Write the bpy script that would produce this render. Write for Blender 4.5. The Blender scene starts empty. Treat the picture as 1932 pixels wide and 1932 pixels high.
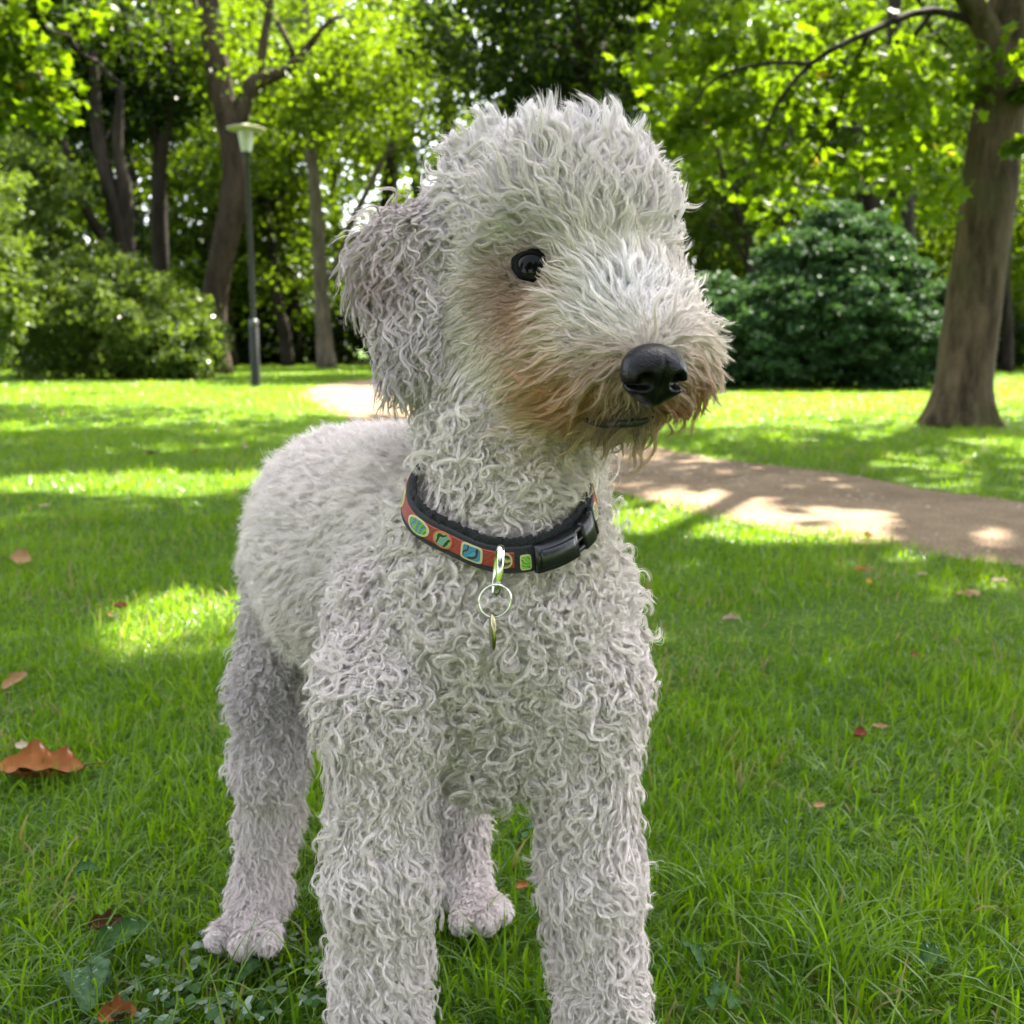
import bpy, math, random
import numpy as np
from mathutils import Vector, Matrix

# ------------------------------------------------------------------ camera, sky, sun, exposure
scene = bpy.context.scene
COL = scene.collection
CAM_H, PITCH, FOC = 0.58, math.radians(9.3), 1937.0 / 1932.0

cam_data = bpy.data.cameras.new('camera')
cam = bpy.data.objects.new('camera', cam_data)
COL.objects.link(cam)
cam.location = (0, 0, CAM_H)
cam.rotation_euler = (math.pi / 2 - PITCH, 0, 0)
cam_data.sensor_width = 36.0
cam_data.lens = 36.0 * FOC
cam_data.clip_start = 0.02
cam_data.clip_end = 1500
cam_data.dof.use_dof = True
cam_data.dof.focus_distance = 0.74
cam_data.dof.aperture_fstop = 10.0
scene.camera = cam

SUN_EL, SUN_AZ = math.radians(54), math.radians(38)      # azimuth measured from the view direction to the right
SUN = np.array([math.sin(SUN_AZ) * math.cos(SUN_EL), math.cos(SUN_AZ) * math.cos(SUN_EL), math.sin(SUN_EL)])

world = bpy.data.worlds.new('World')
scene.world = world
world.use_nodes = True
wn = world.node_tree
wn.nodes.clear()
w_out = wn.nodes.new('ShaderNodeOutputWorld')
w_bg = wn.nodes.new('ShaderNodeBackground')
w_sky = wn.nodes.new('ShaderNodeTexSky')
w_sky.sky_type = 'NISHITA'
w_sky.sun_disc = False
w_sky.sun_elevation = SUN_EL
w_sky.sun_rotation = SUN_AZ
w_sky.air_density = 1.0
w_sky.dust_density = 2.2
w_sky.ozone_density = 0.6
w_hs = wn.nodes.new('ShaderNodeHueSaturation')
w_hs.inputs['Saturation'].default_value = 0.38
wn.links.new(w_sky.outputs[0], w_hs.inputs['Color'])
wn.links.new(w_hs.outputs[0], w_bg.inputs[0])
w_bg.inputs[1].default_value = 0.135
wn.links.new(w_bg.outputs[0], w_out.inputs[0])

sun_data = bpy.data.lights.new('sun', 'SUN')
sun_data.energy = 4.8
sun_data.angle = math.radians(0.5)
sun_data.color = (1.0, 0.93, 0.80)
sun = bpy.data.objects.new('sun', sun_data)
COL.objects.link(sun)
sun.rotation_euler = Vector(-SUN).to_track_quat('-Z', 'Y').to_euler()
sun.location = (6, 8, 20)

scene.view_settings.view_transform = 'Standard'
scene.view_settings.look = 'None'
scene.view_settings.exposure = 2.95
scene.view_settings.gamma = 1.0
scene.view_settings.use_curve_mapping = False
scene.cycles.use_denoising = True
scene.cycles.adaptive_threshold = 0.015
scene.cycles.max_bounces = 5
scene.cycles.diffuse_bounces = 1
scene.cycles.glossy_bounces = 3
scene.cycles.transmission_bounces = 4
scene.cycles.transparent_max_bounces = 8
scene.cycles.sample_clamp_indirect = 6.0
scene.cycles_curves.shape = 'RIBBONS'
scene.cycles_curves.subdivisions = 2

# ------------------------------------------------------------------ helpers
CP, SP = math.cos(PITCH), math.sin(PITCH)
V_D = np.array([0, CP, -SP]); V_R = np.array([1.0, 0, 0]); V_U = np.array([0, SP, CP])
C0 = np.array([0, 0, CAM_H])


def at(px, py, depth):
    """World point for a place in the 1932 px picture at a depth along the view axis (metres)."""
    return C0 + depth * (V_D + (px - 966) / 1937 * V_R + (966 - py) / 1937 * V_U)


def ground(px, py, z=0.0):
    """World point on the ground seen at a place in the picture."""
    r = V_D + (px - 966) / 1937 * V_R + (966 - py) / 1937 * V_U
    return C0 + r * ((z - CAM_H) / r[2])


def at_dist(px, py, y):
    """World point seen at a place in the picture at ground distance y."""
    r = V_D + (px - 966) / 1937 * V_R + (966 - py) / 1937 * V_U
    return C0 + r * (y / r[1])


def unit(v):
    v = np.asarray(v, float)
    return v / np.maximum(np.linalg.norm(v, axis=-1, keepdims=True), 1e-9)


def link(name, data, parent=None):
    o = bpy.data.objects.new(name, data)
    COL.objects.link(o)
    if parent is not None:
        o.parent = parent
    return o


def tag(o, label=None, cat=None, group=None, kind=None):
    if label: o['label'] = label
    if cat: o['category'] = cat
    if group: o['group'] = group
    if kind: o['kind'] = kind
    return o


def thing(name, label, cat, loc=(0, 0, 0), group=None):
    o = bpy.data.objects.new(name, None)
    COL.objects.link(o)
    o.empty_display_size = 0.1
    o.location = Vector([float(c) for c in loc])
    return tag(o, label, cat, group)


def mesh_np(name, verts, faces, mat=None, smooth=True, face_attr=None, uv=None):
    """Mesh data from numpy: verts (n,3); faces a (m,k) array or a list of such arrays with different k."""
    if not isinstance(faces, (list, tuple)):
        faces = [faces]
    me = bpy.data.meshes.new(name)
    verts = np.asarray(verts, np.float32)
    faces = [np.asarray(f, np.int32) for f in faces if len(f)]
    nl = sum(f.size for f in faces); nf = sum(len(f) for f in faces)
    me.vertices.add(len(verts)); me.loops.add(nl); me.polygons.add(nf)
    me.vertices.foreach_set('co', verts.ravel())
    me.loops.foreach_set('vertex_index', np.concatenate([f.ravel() for f in faces]))
    tot = np.concatenate([np.full(len(f), f.shape[1], np.int32) for f in faces])
    start = np.concatenate([[0], np.cumsum(tot)[:-1]]).astype(np.int32)
    me.polygons.foreach_set('loop_start', start)
    me.polygons.foreach_set('use_smooth', np.full(nf, smooth, bool))
    me.update(calc_edges=True)
    if face_attr is not None:
        for k, v in face_attr.items():
            a = me.attributes.new(k, 'FLOAT', 'FACE')
            a.data.foreach_set('value', np.asarray(v, np.float32))
    if mat is not None:
        me.materials.append(mat)
    return me


def rel(verts, o):
    """World vertices into the space of an unrotated parent."""
    return np.asarray(verts) - np.array(o.location)


def tube(points, radii, sides=10, rough=0.0, seed=0, cap=True, squash=None):
    """Swept tube along a polyline; returns verts, quads list."""
    pts = np.asarray(points, float); n = len(pts)
    radii = np.asarray(radii, float)
    tan = np.gradient(pts, axis=0); tan = unit(tan)
    ref = np.array([0.0, 1.0, 0.0]) if abs(tan[0][1]) < 0.8 else np.array([1.0, 0, 0])
    rng = np.random.default_rng(seed)
    ph = rng.uniform(0, 6.28, 4)
    V = []
    prev = None
    for i in range(n):
        if prev is None:
            b = unit(np.cross(tan[i], ref))
        else:
            b = unit(prev - tan[i] * np.dot(prev, tan[i]))
        prev = b
        c = np.cross(tan[i], b)
        a = np.arange(sides) / sides * 2 * math.pi
        r = radii[i] * (1 + rough * (np.sin(a * 3 + ph[0] + i * .35) * .5 + np.sin(a * 5 + ph[1] - i * .6) * .35
                                     + np.sin(a * 2 + ph[2] + i * .9) * .4 + rng.normal(0, .25, sides)))
        V.append(pts[i] + r[:, None] * (np.cos(a)[:, None] * b + np.sin(a)[:, None] * c))
    V = np.concatenate(V)
    i = np.arange(n - 1)[:, None] * sides; j = np.arange(sides)[None]
    jn = (j + 1) % sides
    Q = np.stack([i + j, i + jn, i + sides + jn, i + sides + j], -1).reshape(-1, 4)
    F = [Q]
    if cap:
        V = np.concatenate([V, pts[:1], pts[-1:]])
        c0, c1 = n * sides, n * sides + 1
        jj = np.arange(sides); jm = (jj + 1) % sides
        T = np.concatenate([np.stack([jm, jj, np.full(sides, c0)], -1),
                            np.stack([(n - 1) * sides + jj, (n - 1) * sides + jm, np.full(sides, c1)], -1)])
        F.append(T)
    return V, F


def join(parts):
    """Join (verts, [faces]) pieces."""
    V, F3, F4, off = [], [], [], 0
    for v, fs in parts:
        V.append(v)
        for f in (fs if isinstance(fs, (list, tuple)) else [fs]):
            f = np.asarray(f)
            if len(f):
                (F3 if f.shape[1] == 3 else F4).append(f + off)
        off += len(v)
    F = []
    if F4: F.append(np.concatenate(F4))
    if F3: F.append(np.concatenate(F3))
    return np.concatenate(V), F


def smooth_path(pts, n):
    """Catmull-Rom through pts, n samples."""
    p = np.asarray(pts, float)
    p = np.concatenate([2 * p[:1] - p[1:2], p, 2 * p[-1:] - p[-2:-1]])
    m = len(p) - 3
    t = np.linspace(0, m - 1e-6, n); k = t.astype(int); u = (t - k)[:, None]
    a, b, c, d = p[k], p[k + 1], p[k + 2], p[k + 3]
    return 0.5 * (2 * b + (c - a) * u + (2 * a - 5 * b + 4 * c - d) * u ** 2 + (3 * b - a - 3 * c + d) * u ** 3)


def vnoise(p, freq, seed=0):
    """Cheap smooth noise in -1..1 from a few rotated sines (numpy, any point array)."""
    r = np.random.default_rng(seed)
    s = np.zeros(p.shape[:-1])
    for k in range(5):
        d = unit(r.normal(size=p.shape[-1])) * freq * r.uniform(.6, 1.7)
        s = s + np.sin(p @ d + r.uniform(0, 6.28) + 1.3 * np.sin(p @ (unit(r.normal(size=p.shape[-1])) * freq * .7) + r.uniform(0, 6.28)))
    return s / 3.2


# ---- node material helper
def mat_new(name):
    m = bpy.data.materials.new(name)
    m.use_nodes = True
    m.node_tree.nodes.clear()
    return m, m.node_tree.nodes, m.node_tree.links


def pbr(name, color, rough=0.5, metal=0.0, bump=0.0, bump_scale=60.0, var=0.0, var_scale=20.0, coat=0.0, spec=0.5, color2=None, coords='Object'):
    m, N, L = mat_new(name)
    out = N.new('ShaderNodeOutputMaterial'); b = N.new('ShaderNodeBsdfPrincipled')
    L.new(b.outputs[0], out.inputs[0])
    b.inputs['Base Color'].default_value = (*color, 1)
    b.inputs['Roughness'].default_value = rough
    b.inputs['Metallic'].default_value = metal
    b.inputs['Coat Weight'].default_value = coat
    b.inputs['Specular IOR Level'].default_value = spec
    tc = N.new('ShaderNodeTexCoord')
    if var > 0 or color2:
        n = N.new('ShaderNodeTexNoise'); n.inputs['Scale'].default_value = var_scale; n.inputs['Detail'].default_value = 6
        L.new(tc.outputs[coords], n.inputs['Vector'])
        r = N.new('ShaderNodeValToRGB')
        c2 = color2 or tuple(c * (1 - var) for c in color)
        r.color_ramp.elements[0].position = .35; r.color_ramp.elements[1].position = .65
        r.color_ramp.elements[0].color = (*c2, 1); r.color_ramp.elements[1].color = (*color, 1)
        L.new(n.outputs[0], r.inputs[0]); L.new(r.outputs[0], b.inputs['Base Color'])
    if bump > 0:
        n = N.new('ShaderNodeTexNoise'); n.inputs['Scale'].default_value = bump_scale; n.inputs['Detail'].default_value = 5
        L.new(tc.outputs[coords], n.inputs['Vector'])
        bp = N.new('ShaderNodeBump'); bp.inputs['Strength'].default_value = bump; bp.inputs['Distance'].default_value = 0.002
        L.new(n.outputs[0], bp.inputs['Height']); L.new(bp.outputs[0], b.inputs['Normal'])
    return m


def leaf_mat(name, dark, light, trans, gloss=0.10, tmix=0.45, yellow=None, rough=.45):
    """Leaf: diffuse + light coming through + a weak waxy gloss; the face attribute 'tone' picks the leaf's own colour."""
    m, N, L = mat_new(name)
    out = N.new('ShaderNodeOutputMaterial')
    at_ = N.new('ShaderNodeAttribute'); at_.attribute_name = 'tone'
    def ramp(a, b, y):
        r = N.new('ShaderNodeValToRGB')
        r.color_ramp.elements[0].color = (*a, 1); r.color_ramp.elements[1].color = (*b, 1)
        r.color_ramp.elements[1].position = 0.92
        if y:
            e = r.color_ramp.elements.new(0.975); e.color = (*y, 1)
        L.new(at_.outputs['Fac'], r.inputs[0]); return r
    rd = ramp(dark, light, yellow)
    rt = ramp(tuple(c * .75 for c in trans), trans, tuple(min(.8, c * 1.6) for c in yellow) if yellow else None)
    d = N.new('ShaderNodeBsdfDiffuse'); t = N.new('ShaderNodeBsdfTranslucent'); g = N.new('ShaderNodeBsdfGlossy')
    g.inputs['Roughness'].default_value = rough
    L.new(rd.outputs[0], d.inputs[0]); L.new(rt.outputs[0], t.inputs[0])
    a = N.new('ShaderNodeMixShader'); a.inputs[0].default_value = tmix
    L.new(d.outputs[0], a.inputs[1]); L.new(t.outputs[0], a.inputs[2])
    fr = N.new('ShaderNodeFresnel'); fr.inputs[0].default_value = 1.35
    ml = N.new('ShaderNodeMath'); ml.operation = 'MULTIPLY_ADD'; ml.inputs[1].default_value = gloss * 2.2; ml.inputs[2].default_value = gloss * .12
    L.new(fr.outputs[0], ml.inputs[0])
    b = N.new('ShaderNodeMixShader'); L.new(ml.outputs[0], b.inputs[0])
    L.new(a.outputs[0], b.inputs[1]); L.new(g.outputs[0], b.inputs[2])
    L.new(b.outputs[0], out.inputs[0])
    return m

# ------------------------------------------------------------------ ground, path
def lawn_mat():
    m, N, L = mat_new('lawn_turf')
    out = N.new('ShaderNodeOutputMaterial'); b = N.new('ShaderNodeBsdfPrincipled'); L.new(b.outputs[0], out.inputs[0])
    b.inputs['Roughness'].default_value = .85; b.inputs['Specular IOR Level'].default_value = .15
    tc = N.new('ShaderNodeTexCoord')
    n1 = N.new('ShaderNodeTexNoise'); n1.inputs['Scale'].default_value = 55; n1.inputs['Detail'].default_value = 8; n1.inputs['Roughness'].default_value = .7
    n2 = N.new('ShaderNodeTexNoise'); n2.inputs['Scale'].default_value = 1.3; n2.inputs['Detail'].default_value = 4
    L.new(tc.outputs['Object'], n1.inputs['Vector']); L.new(tc.outputs['Object'], n2.inputs['Vector'])
    r = N.new('ShaderNodeValToRGB'); e = r.color_ramp.elements
    e[0].position = .30; e[0].color = (0.0368, 0.0506, 0.00736, 1); e[1].position = .72; e[1].color = (0.1058, 0.1932, 0.00736, 1)
    k = e.new(.5); k.color = (0.06072, 0.1242, 0.00644, 1)
    L.new(n1.outputs[0], r.inputs[0])
    mx = N.new('ShaderNodeMix'); mx.data_type = 'RGBA'; mx.blend_type = 'MULTIPLY'
    r2 = N.new('ShaderNodeValToRGB'); r2.color_ramp.elements[0].position = .3; r2.color_ramp.elements[1].position = .7
    r2.color_ramp.elements[0].color = (0.75, 0.85, 0.8, 1); r2.color_ramp.elements[1].color = (1.25, 1.1, 1, 1)
    L.new(n2.outputs[0], r2.inputs[0]); mx.inputs[0].default_value = 1
    L.new(r.outputs[0], mx.inputs[6]); L.new(r2.outputs[0], mx.inputs[7]); L.new(mx.outputs[2], b.inputs['Base Color'])
    bp = N.new('ShaderNodeBump'); bp.inputs['Strength'].default_value = .8; bp.inputs['Distance'].default_value = .03
    L.new(n1.outputs[0], bp.inputs['Height']); L.new(bp.outputs[0], b.inputs['Normal'])
    return m


def path_mat():
    m, N, L = mat_new('sandy_path')
    out = N.new('ShaderNodeOutputMaterial'); b = N.new('ShaderNodeBsdfPrincipled'); L.new(b.outputs[0], out.inputs[0])
    b.inputs['Roughness'].default_value = .9; b.inputs['Specular IOR Level'].default_value = .2
    tc = N.new('ShaderNodeTexCoord')
    n1 = N.new('ShaderNodeTexNoise'); n1.inputs['Scale'].default_value = 3; n1.inputs['Detail'].default_value = 9; n1.inputs['Roughness'].default_value = .72
    v = N.new('ShaderNodeTexVoronoi'); v.inputs['Scale'].default_value = 75
    n3 = N.new('ShaderNodeTexNoise'); n3.inputs['Scale'].default_value = 160; n3.inputs['Detail'].default_value = 4
    for n in (n1, v, n3): L.new(tc.outputs['Object'], n.inputs['Vector'])
    r = N.new('ShaderNodeValToRGB'); e = r.color_ramp.elements
    e[0].position = .32; e[0].color = (0.1412, 0.09414, 0.05683, 1); e[1].position = .70; e[1].color = (0.2941, 0.214, 0.1359, 1)
    k = e.new(.5); k.color = (0.2118, 0.1512, 0.09389, 1)
    L.new(n1.outputs[0], r.inputs[0])
    r3 = N.new('ShaderNodeValToRGB'); r3.color_ramp.elements[0].position = .35; r3.color_ramp.elements[1].position = .65
    r3.color_ramp.elements[0].color = (0.72, 0.7, 0.68, 1); r3.color_ramp.elements[1].color = (1.12, 1.1, 1.08, 1)
    L.new(n3.outputs[0], r3.inputs[0])
    mx = N.new('ShaderNodeMix'); mx.data_type = 'RGBA'; mx.blend_type = 'MULTIPLY'; mx.inputs[0].default_value = 1
    L.new(r.outputs[0], mx.inputs[6]); L.new(r3.outputs[0], mx.inputs[7]); L.new(mx.outputs[2], b.inputs['Base Color'])
    bp = N.new('ShaderNodeBump'); bp.inputs['Strength'].default_value = .8; bp.inputs['Distance'].default_value = .012
    L.new(v.outputs[0], bp.inputs['Height']); L.new(bp.outputs[0], b.inputs['Normal'])
    return m


tag(link('lawn', mesh_np('lawn', [(-400, -60, 0), (400, -60, 0), (400, 700, 0), (-400, 700, 0)], np.array([[0, 1, 2, 3]]), lawn_mat(), False)), kind='structure')

# path: centre line and half widths on the ground, from the right foreground round behind the dog to the far left
PATH_C = smooth_path([(9.0, -.2), (5.0, 1.62), (3.1, 2.45), (1.60, 3.20), (.80, 4.55), (.42, 5.0), (-.15, 6.5), (-.85, 9.0), (-1.70, 12.0), (-1.98, 14.2), (-1.85, 16.4), (-.8, 17.8), (1.5, 18.5), (6, 19)], 160)
PATH_W = smooth_path([(.62, 0), (.60, 0), (.58, 0), (.56, 0), (.60, 0), (.62, 0), (.66, 0), (.68, 0), (.70, 0), (.66, 0), (.6, 0), (.6, 0), (.6, 0), (.6, 0)], 160)[:, 0]


def path_dist(x, y):
    """Signed distance to the path's edge (negative on the path), with a ragged edge."""
    p = np.stack([x, y], -1)
    best = np.full(x.shape, 1e9)
    for i in range(0, len(PATH_C), 2):
        d = np.hypot(x - PATH_C[i, 0], y - PATH_C[i, 1]) - PATH_W[i]
        best = np.minimum(best, d)
    return best + .05 * np.sin(x * 7 + 2 * np.sin(y * 5)) + .03 * np.sin(y * 19 + x * 13)


tn = unit(np.gradient(PATH_C, axis=0)); nn = np.stack([-tn[:, 1], tn[:, 0]], -1)
pv = []
rp = np.random.default_rng(8)
for k, f in enumerate(np.linspace(-1, 1, 9)):
    w = PATH_W * f
    if abs(f) == 1: w = w * (1.06 + .05 * vnoise(PATH_C * 1.0, 5, 3 + k) + .03 * rp.normal(size=len(w)))
    zz = .006 + .010 * (1 - f * f) + .004 * vnoise(np.column_stack([PATH_C, np.full(len(w), f)]), 4, 9)
    if abs(f) == 1: zz = np.full(len(w), .003)
    pv.append(np.column_stack([PATH_C + nn * w[:, None], zz]))
pv = np.stack(pv, 1); n0, n1 = pv.shape[:2]
i = np.arange(n0 - 1)[:, None] * n1; j = np.arange(n1 - 1)[None]
pq = np.stack([i + j, i + j + 1, i + n1 + j + 1, i + n1 + j], -1).reshape(-1, 4)
tag(link('path', mesh_np('path', pv.reshape(-1, 3), pq, path_mat())), kind='structure')

# loose grit, small stones and crumbs on the path
rgt = np.random.default_rng(12)
k_ = rgt.integers(20, 118, 4200); f_ = np.clip(rgt.normal(0, .62, 4200), -1.02, 1.02)
c_ = PATH_C[k_] + (PATH_C[k_ + 1] - PATH_C[k_]) * rgt.random((4200, 1)) + nn[k_] * (PATH_W[k_] * f_)[:, None]
octa = np.array([(1, 0, 0), (0, 1, 0), (-1, 0, 0), (0, -1, 0), (0, 0, .7), (0, 0, -.7)])
gs = np.abs(rgt.normal(.004, .0028, 4200)) + .0018
gv = (octa[None] * gs[:, None, None] * rgt.uniform(.6, 1.5, (4200, 6, 1)) + np.column_stack([c_, .014 - .008 * f_ ** 2])[:, None]).reshape(-1, 3)
gf = (np.arange(4200)[:, None, None] * 6 + np.array([[0, 1, 4], [1, 2, 4], [2, 3, 4], [3, 0, 4], [1, 0, 5], [2, 1, 5], [3, 2, 5], [0, 3, 5]])[None]).reshape(-1, 3)
tag(link('gravel', mesh_np('gravel', gv, gf, pbr('grit', (.42, .33, .25), .9, color2=(.16, .11, .08), var_scale=9), False)), kind='stuff')

# patches of lawn where the sun reaches the ground through the gaps in the crowns (x0, y0, x1, y1 in the picture, how open)
LIT = [(-120, 726, 240, 772, 1), (200, 728, 760, 768, 1), (-60, 800, 90, 816, .9), (90, 804, 200, 813, .7), (-30, 896, 130, 922, .95), (170, 900, 330, 926, .95), (310, 897, 520, 930, 1), (215, 1140, 470, 1235, .95),
       (60, 1180, 240, 1225, .6), (1150, 946, 1470, 1020, 1), (1420, 972, 1640, 1016, .9), (1330, 750, 1790, 778, 1), (1300, 790, 1500, 806, .9), (1580, 858, 1760, 886, .9),
       (1850, 712, 1990, 740, 1), (1480, 900, 1620, 925, .6), (1740, 895, 1960, 930, .7), (1690, 1060, 1990, 1105, .6), (1200, 886, 1290, 895, .5), (1580, 974, 1680, 986, .6), (1800, 1004, 1900, 1022, .6), (1880, 980, 1980, 994, .5),
       (590, 712, 730, 762, .15), (430, 684, 740, 700, .8), (1250, 812, 1420, 830, .6), (1820, 830, 1990, 850, .8), (1480, 832, 1580, 842, .6), (250, 838, 420, 850, .5)]
# sunny bush tops and shrubs (place in the picture, ground distance, half size): the light's way to them is open too
SUNNY = [(200, 545, 17.2, 1.5, .9), (330, 610, 16.9, .9, .9), (60, 520, 16.5, 1.2, .9), (40, 360, 17.8, 1.2, .8), (-30, 480, 15.0, 1.0, .9), (600, 500, 25.5, 2.2, .7), (700, 200, 26, 2.4, .7), (620, 90, 21, 2.0, .6), (1650, 200, 8.0, 1.0, .8), (1720, 280, 7.6, .9, .85), (1760, 120, 7.6, 1.0, .85), (1480, 230, 6.6, .6, .7), (60, 60, 9.0, 1.2, .85), (110, 190, 9.0, .8, .85), (250, 620, 16.6, 1.2, .9), (1880, 450, 22, 1.8, .7), (1290, 420, 19, 1.4, .5)]
_l = []
for px, py, y, r, o in SUNNY:
    q = at_dist(px, py, y); g = q[:2] - SUN[:2] * (q[2] / SUN[2])
    _l.append((g[0], g[1], r, r, o))
_sunny = list(_l)
for x0, y0, x1, y1, o in LIT:
    a, b_, c, d = ground(x0, y0), ground(x1, y0), ground(x0, y1), ground(x1, y1)
    ce = (a + b_ + c + d) / 4
    _l.append((ce[0], ce[1], abs(d[0] - c[0] + b_[0] - a[0]) / 4 + .10, abs(a[1] - c[1]) / 2 + .10, o))
LITW = np.array(_l)
LITZ = np.array([at_dist(a, b, y)[2] + .5 for a, b, y, r, o in SUNNY] + [0.0] * len(LIT))


def sun_open(p):
    """How much a leaf at p would stand between the sun and one of the sunny patches (0..1)."""
    g = p[:, :2] - SUN[None, :2] * (p[:, 2] / SUN[2])[:, None]
    o = np.zeros(len(p))
    wob = .22 * np.sin(g[:, 0] * 5.1 + 1.7 * np.sin(g[:, 1] * 3.3)) + .18 * np.sin(g[:, 1] * 8.7 + g[:, 0] * 3.1)
    for (cx, cy, rx, ry, k), zmin in zip(LITW, LITZ):
        r = np.sqrt(((g[:, 0] - cx) / rx) ** 2 + ((g[:, 1] - cy) / ry) ** 2) + wob * .6
        o = np.maximum(o, k * np.clip((1.25 - r) / .35, 0, 1) * (p[:, 2] > zmin))
    return o
# ------------------------------------------------------------------ trees
def bark_mat(name, dark, light, scale=9, moss=None):
    m, N, L = mat_new(name)
    out = N.new('ShaderNodeOutputMaterial'); b = N.new('ShaderNodeBsdfPrincipled'); L.new(b.outputs[0], out.inputs[0])
    b.inputs['Roughness'].default_value = .92; b.inputs['Specular IOR Level'].default_value = .15
    tc = N.new('ShaderNodeTexCoord'); mp = N.new('ShaderNodeMapping'); mp.inputs['Scale'].default_value = (1, 1, .22)
    L.new(tc.outputs['Object'], mp.inputs[0])
    n = N.new('ShaderNodeTexNoise'); n.inputs['Scale'].default_value = scale; n.inputs['Detail'].default_value = 10; n.inputs['Roughness'].default_value = .72
    L.new(mp.outputs[0], n.inputs[0])
    r = N.new('ShaderNodeValToRGB'); r.color_ramp.elements[0].position = .36; r.color_ramp.elements[1].position = .68
    r.color_ramp.elements[0].color = (*dark, 1); r.color_ramp.elements[1].color = (*light, 1)
    L.new(n.outputs[0], r.inputs[0])
    col = r.outputs[0]
    if moss:
        n2 = N.new('ShaderNodeTexNoise'); n2.inputs['Scale'].default_value = 2.2; n2.inputs['Detail'].default_value = 5
        L.new(tc.outputs['Object'], n2.inputs[0])
        r2 = N.new('ShaderNodeValToRGB'); r2.color_ramp.elements[0].position = .5; r2.color_ramp.elements[1].position = .66
        r2.color_ramp.elements[0].color = (0, 0, 0, 1); r2.color_ramp.elements[1].color = (.6, .6, .6, 1)
        mx = N.new('ShaderNodeMix'); mx.data_type = 'RGBA'; L.new(n2.outputs[0], r2.inputs[0]); L.new(r2.outputs[0], mx.inputs[0])
        L.new(col, mx.inputs[6]); mx.inputs[7].default_value = (*moss, 1); col = mx.outputs[2]
    L.new(col, b.inputs['Base Color'])
    bp = N.new('ShaderNodeBump'); bp.inputs['Strength'].default_value = 1; bp.inputs['Distance'].default_value = .025
    L.new(n.outputs[0], bp.inputs['Height']); L.new(bp.outputs[0], b.inputs['Normal'])
    return m


M_barkR = bark_mat('bark_grey_brown', (.022, .016, .009), (.150, .108, .064), 10, (.07, .070, .024))
M_bark = bark_mat('bark_brown', (0.01496, 0.01088, 0.00816), (0.0782, 0.0544, 0.0374), 7)
M_barkD = bark_mat('bark_dark', (0.00952, 0.00748, 0.00612), (0.0408, 0.03128, 0.02312), 7)
M_barkL = bark_mat('bark_pale', (.05, .04, .03), (.19, .15, .11), 7)
YEL_ = (.30, .22, .02)
M_leaf_maple = leaf_mat('leaf_maple', (0.01061, 0.0306, 0.003264), (0.03584, 0.06746, 0.003373), (0.1877, 0.3128, 0.002502), .045, .55, YEL_)
M_leaf_mid = leaf_mat('leaf_mid', (0.008322, 0.02081, 0.002219), (0.02293, 0.04444, 0.002867), (0.1106, 0.1915, 0.002552), .045, .52)
M_leaf_dark = leaf_mat('leaf_dark', (0.005236, 0.01518, 0.002618), (0.011, 0.02618, 0.003665), (0.0389, 0.07779, 0.001795), .045, .42)
M_leaf_far = leaf_mat('leaf_far', (0.01318, 0.03121, 0.002774), (0.03584, 0.06268, 0.003584), (0.1754, 0.2766, 0.004254), .045, .55)
M_leaf_blue = leaf_mat('leaf_bluegreen', (.028, .068, .026), (.062, .122, .052), (.06, .13, .022), .06, .26)
M_leaf_shrub = leaf_mat('leaf_shrub', (0.02856, 0.05474, 0.005712), (0.1034, 0.155, 0.02584), (0.1904, 0.2856, 0.0136), .08, .42, None, .5)

MAPLE = [(0, -.45), (.14, -.30), (.48, -.36), (.34, -.12), (.60, .14), (.26, .12), (.22, .24), (0, .62), (-.22, .24), (-.26, .12), (-.60, .14), (-.34, -.12), (-.48, -.36), (-.14, -.30)]


def leaf_verts(cen, nrm, ang, size, shape, rng):
    """Leaf faces at cen facing nrm. shape 'fold' (2 triangles folded on the midrib), 'maple' (lobed)."""
    n = len(cen)
    ref = np.where(np.abs(nrm[:, 2:3]) < .9, np.array([[0, 0, 1.0]]), np.array([[1.0, 0, 0]]))
    u = unit(np.cross(nrm, ref)); v = np.cross(nrm, u)
    ca, sa = np.cos(ang)[:, None], np.sin(ang)[:, None]
    x, y = u * ca + v * sa, v * ca - u * sa
    s = size[:, None]
    if shape == 'fold':
        w = rng.uniform(.27, .42, n)[:, None] * s
        l = rng.uniform(.10, .24, n)[:, None] * s
        V = np.stack([cen - y * s * .5, cen + x * w + nrm * l - y * s * .05, cen + y * s * .5, cen - x * w + nrm * l - y * s * .05], 1)
        b = np.arange(n)[:, None] * 4
        F = np.concatenate([b + np.array([[0, 1, 2]]), b + np.array([[0, 2, 3]])], 1).reshape(-1, 3)
        return V.reshape(-1, 3), F, 2
    k = len(MAPLE); pts = np.array(MAPLE)
    curl = rng.uniform(-.35, .15, n)[:, None, None]
    rr = (pts ** 2).sum(1)[None, :, None]
    V = cen[:, None] + s[:, None] * (pts[None, :, :1] * x[:, None] + pts[None, :, 1:] * y[:, None] + curl * rr * nrm[:, None])
    V = np.concatenate([V, cen[:, None]], 1)
    b = np.arange(n)[:, None, None] * (k + 1); j = np.arange(k)
    F = (b + np.stack([j, (j + 1) % k, np.full(k, k)], -1)[None]).reshape(-1, 3)
    return V.reshape(-1, 3), F, k


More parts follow.
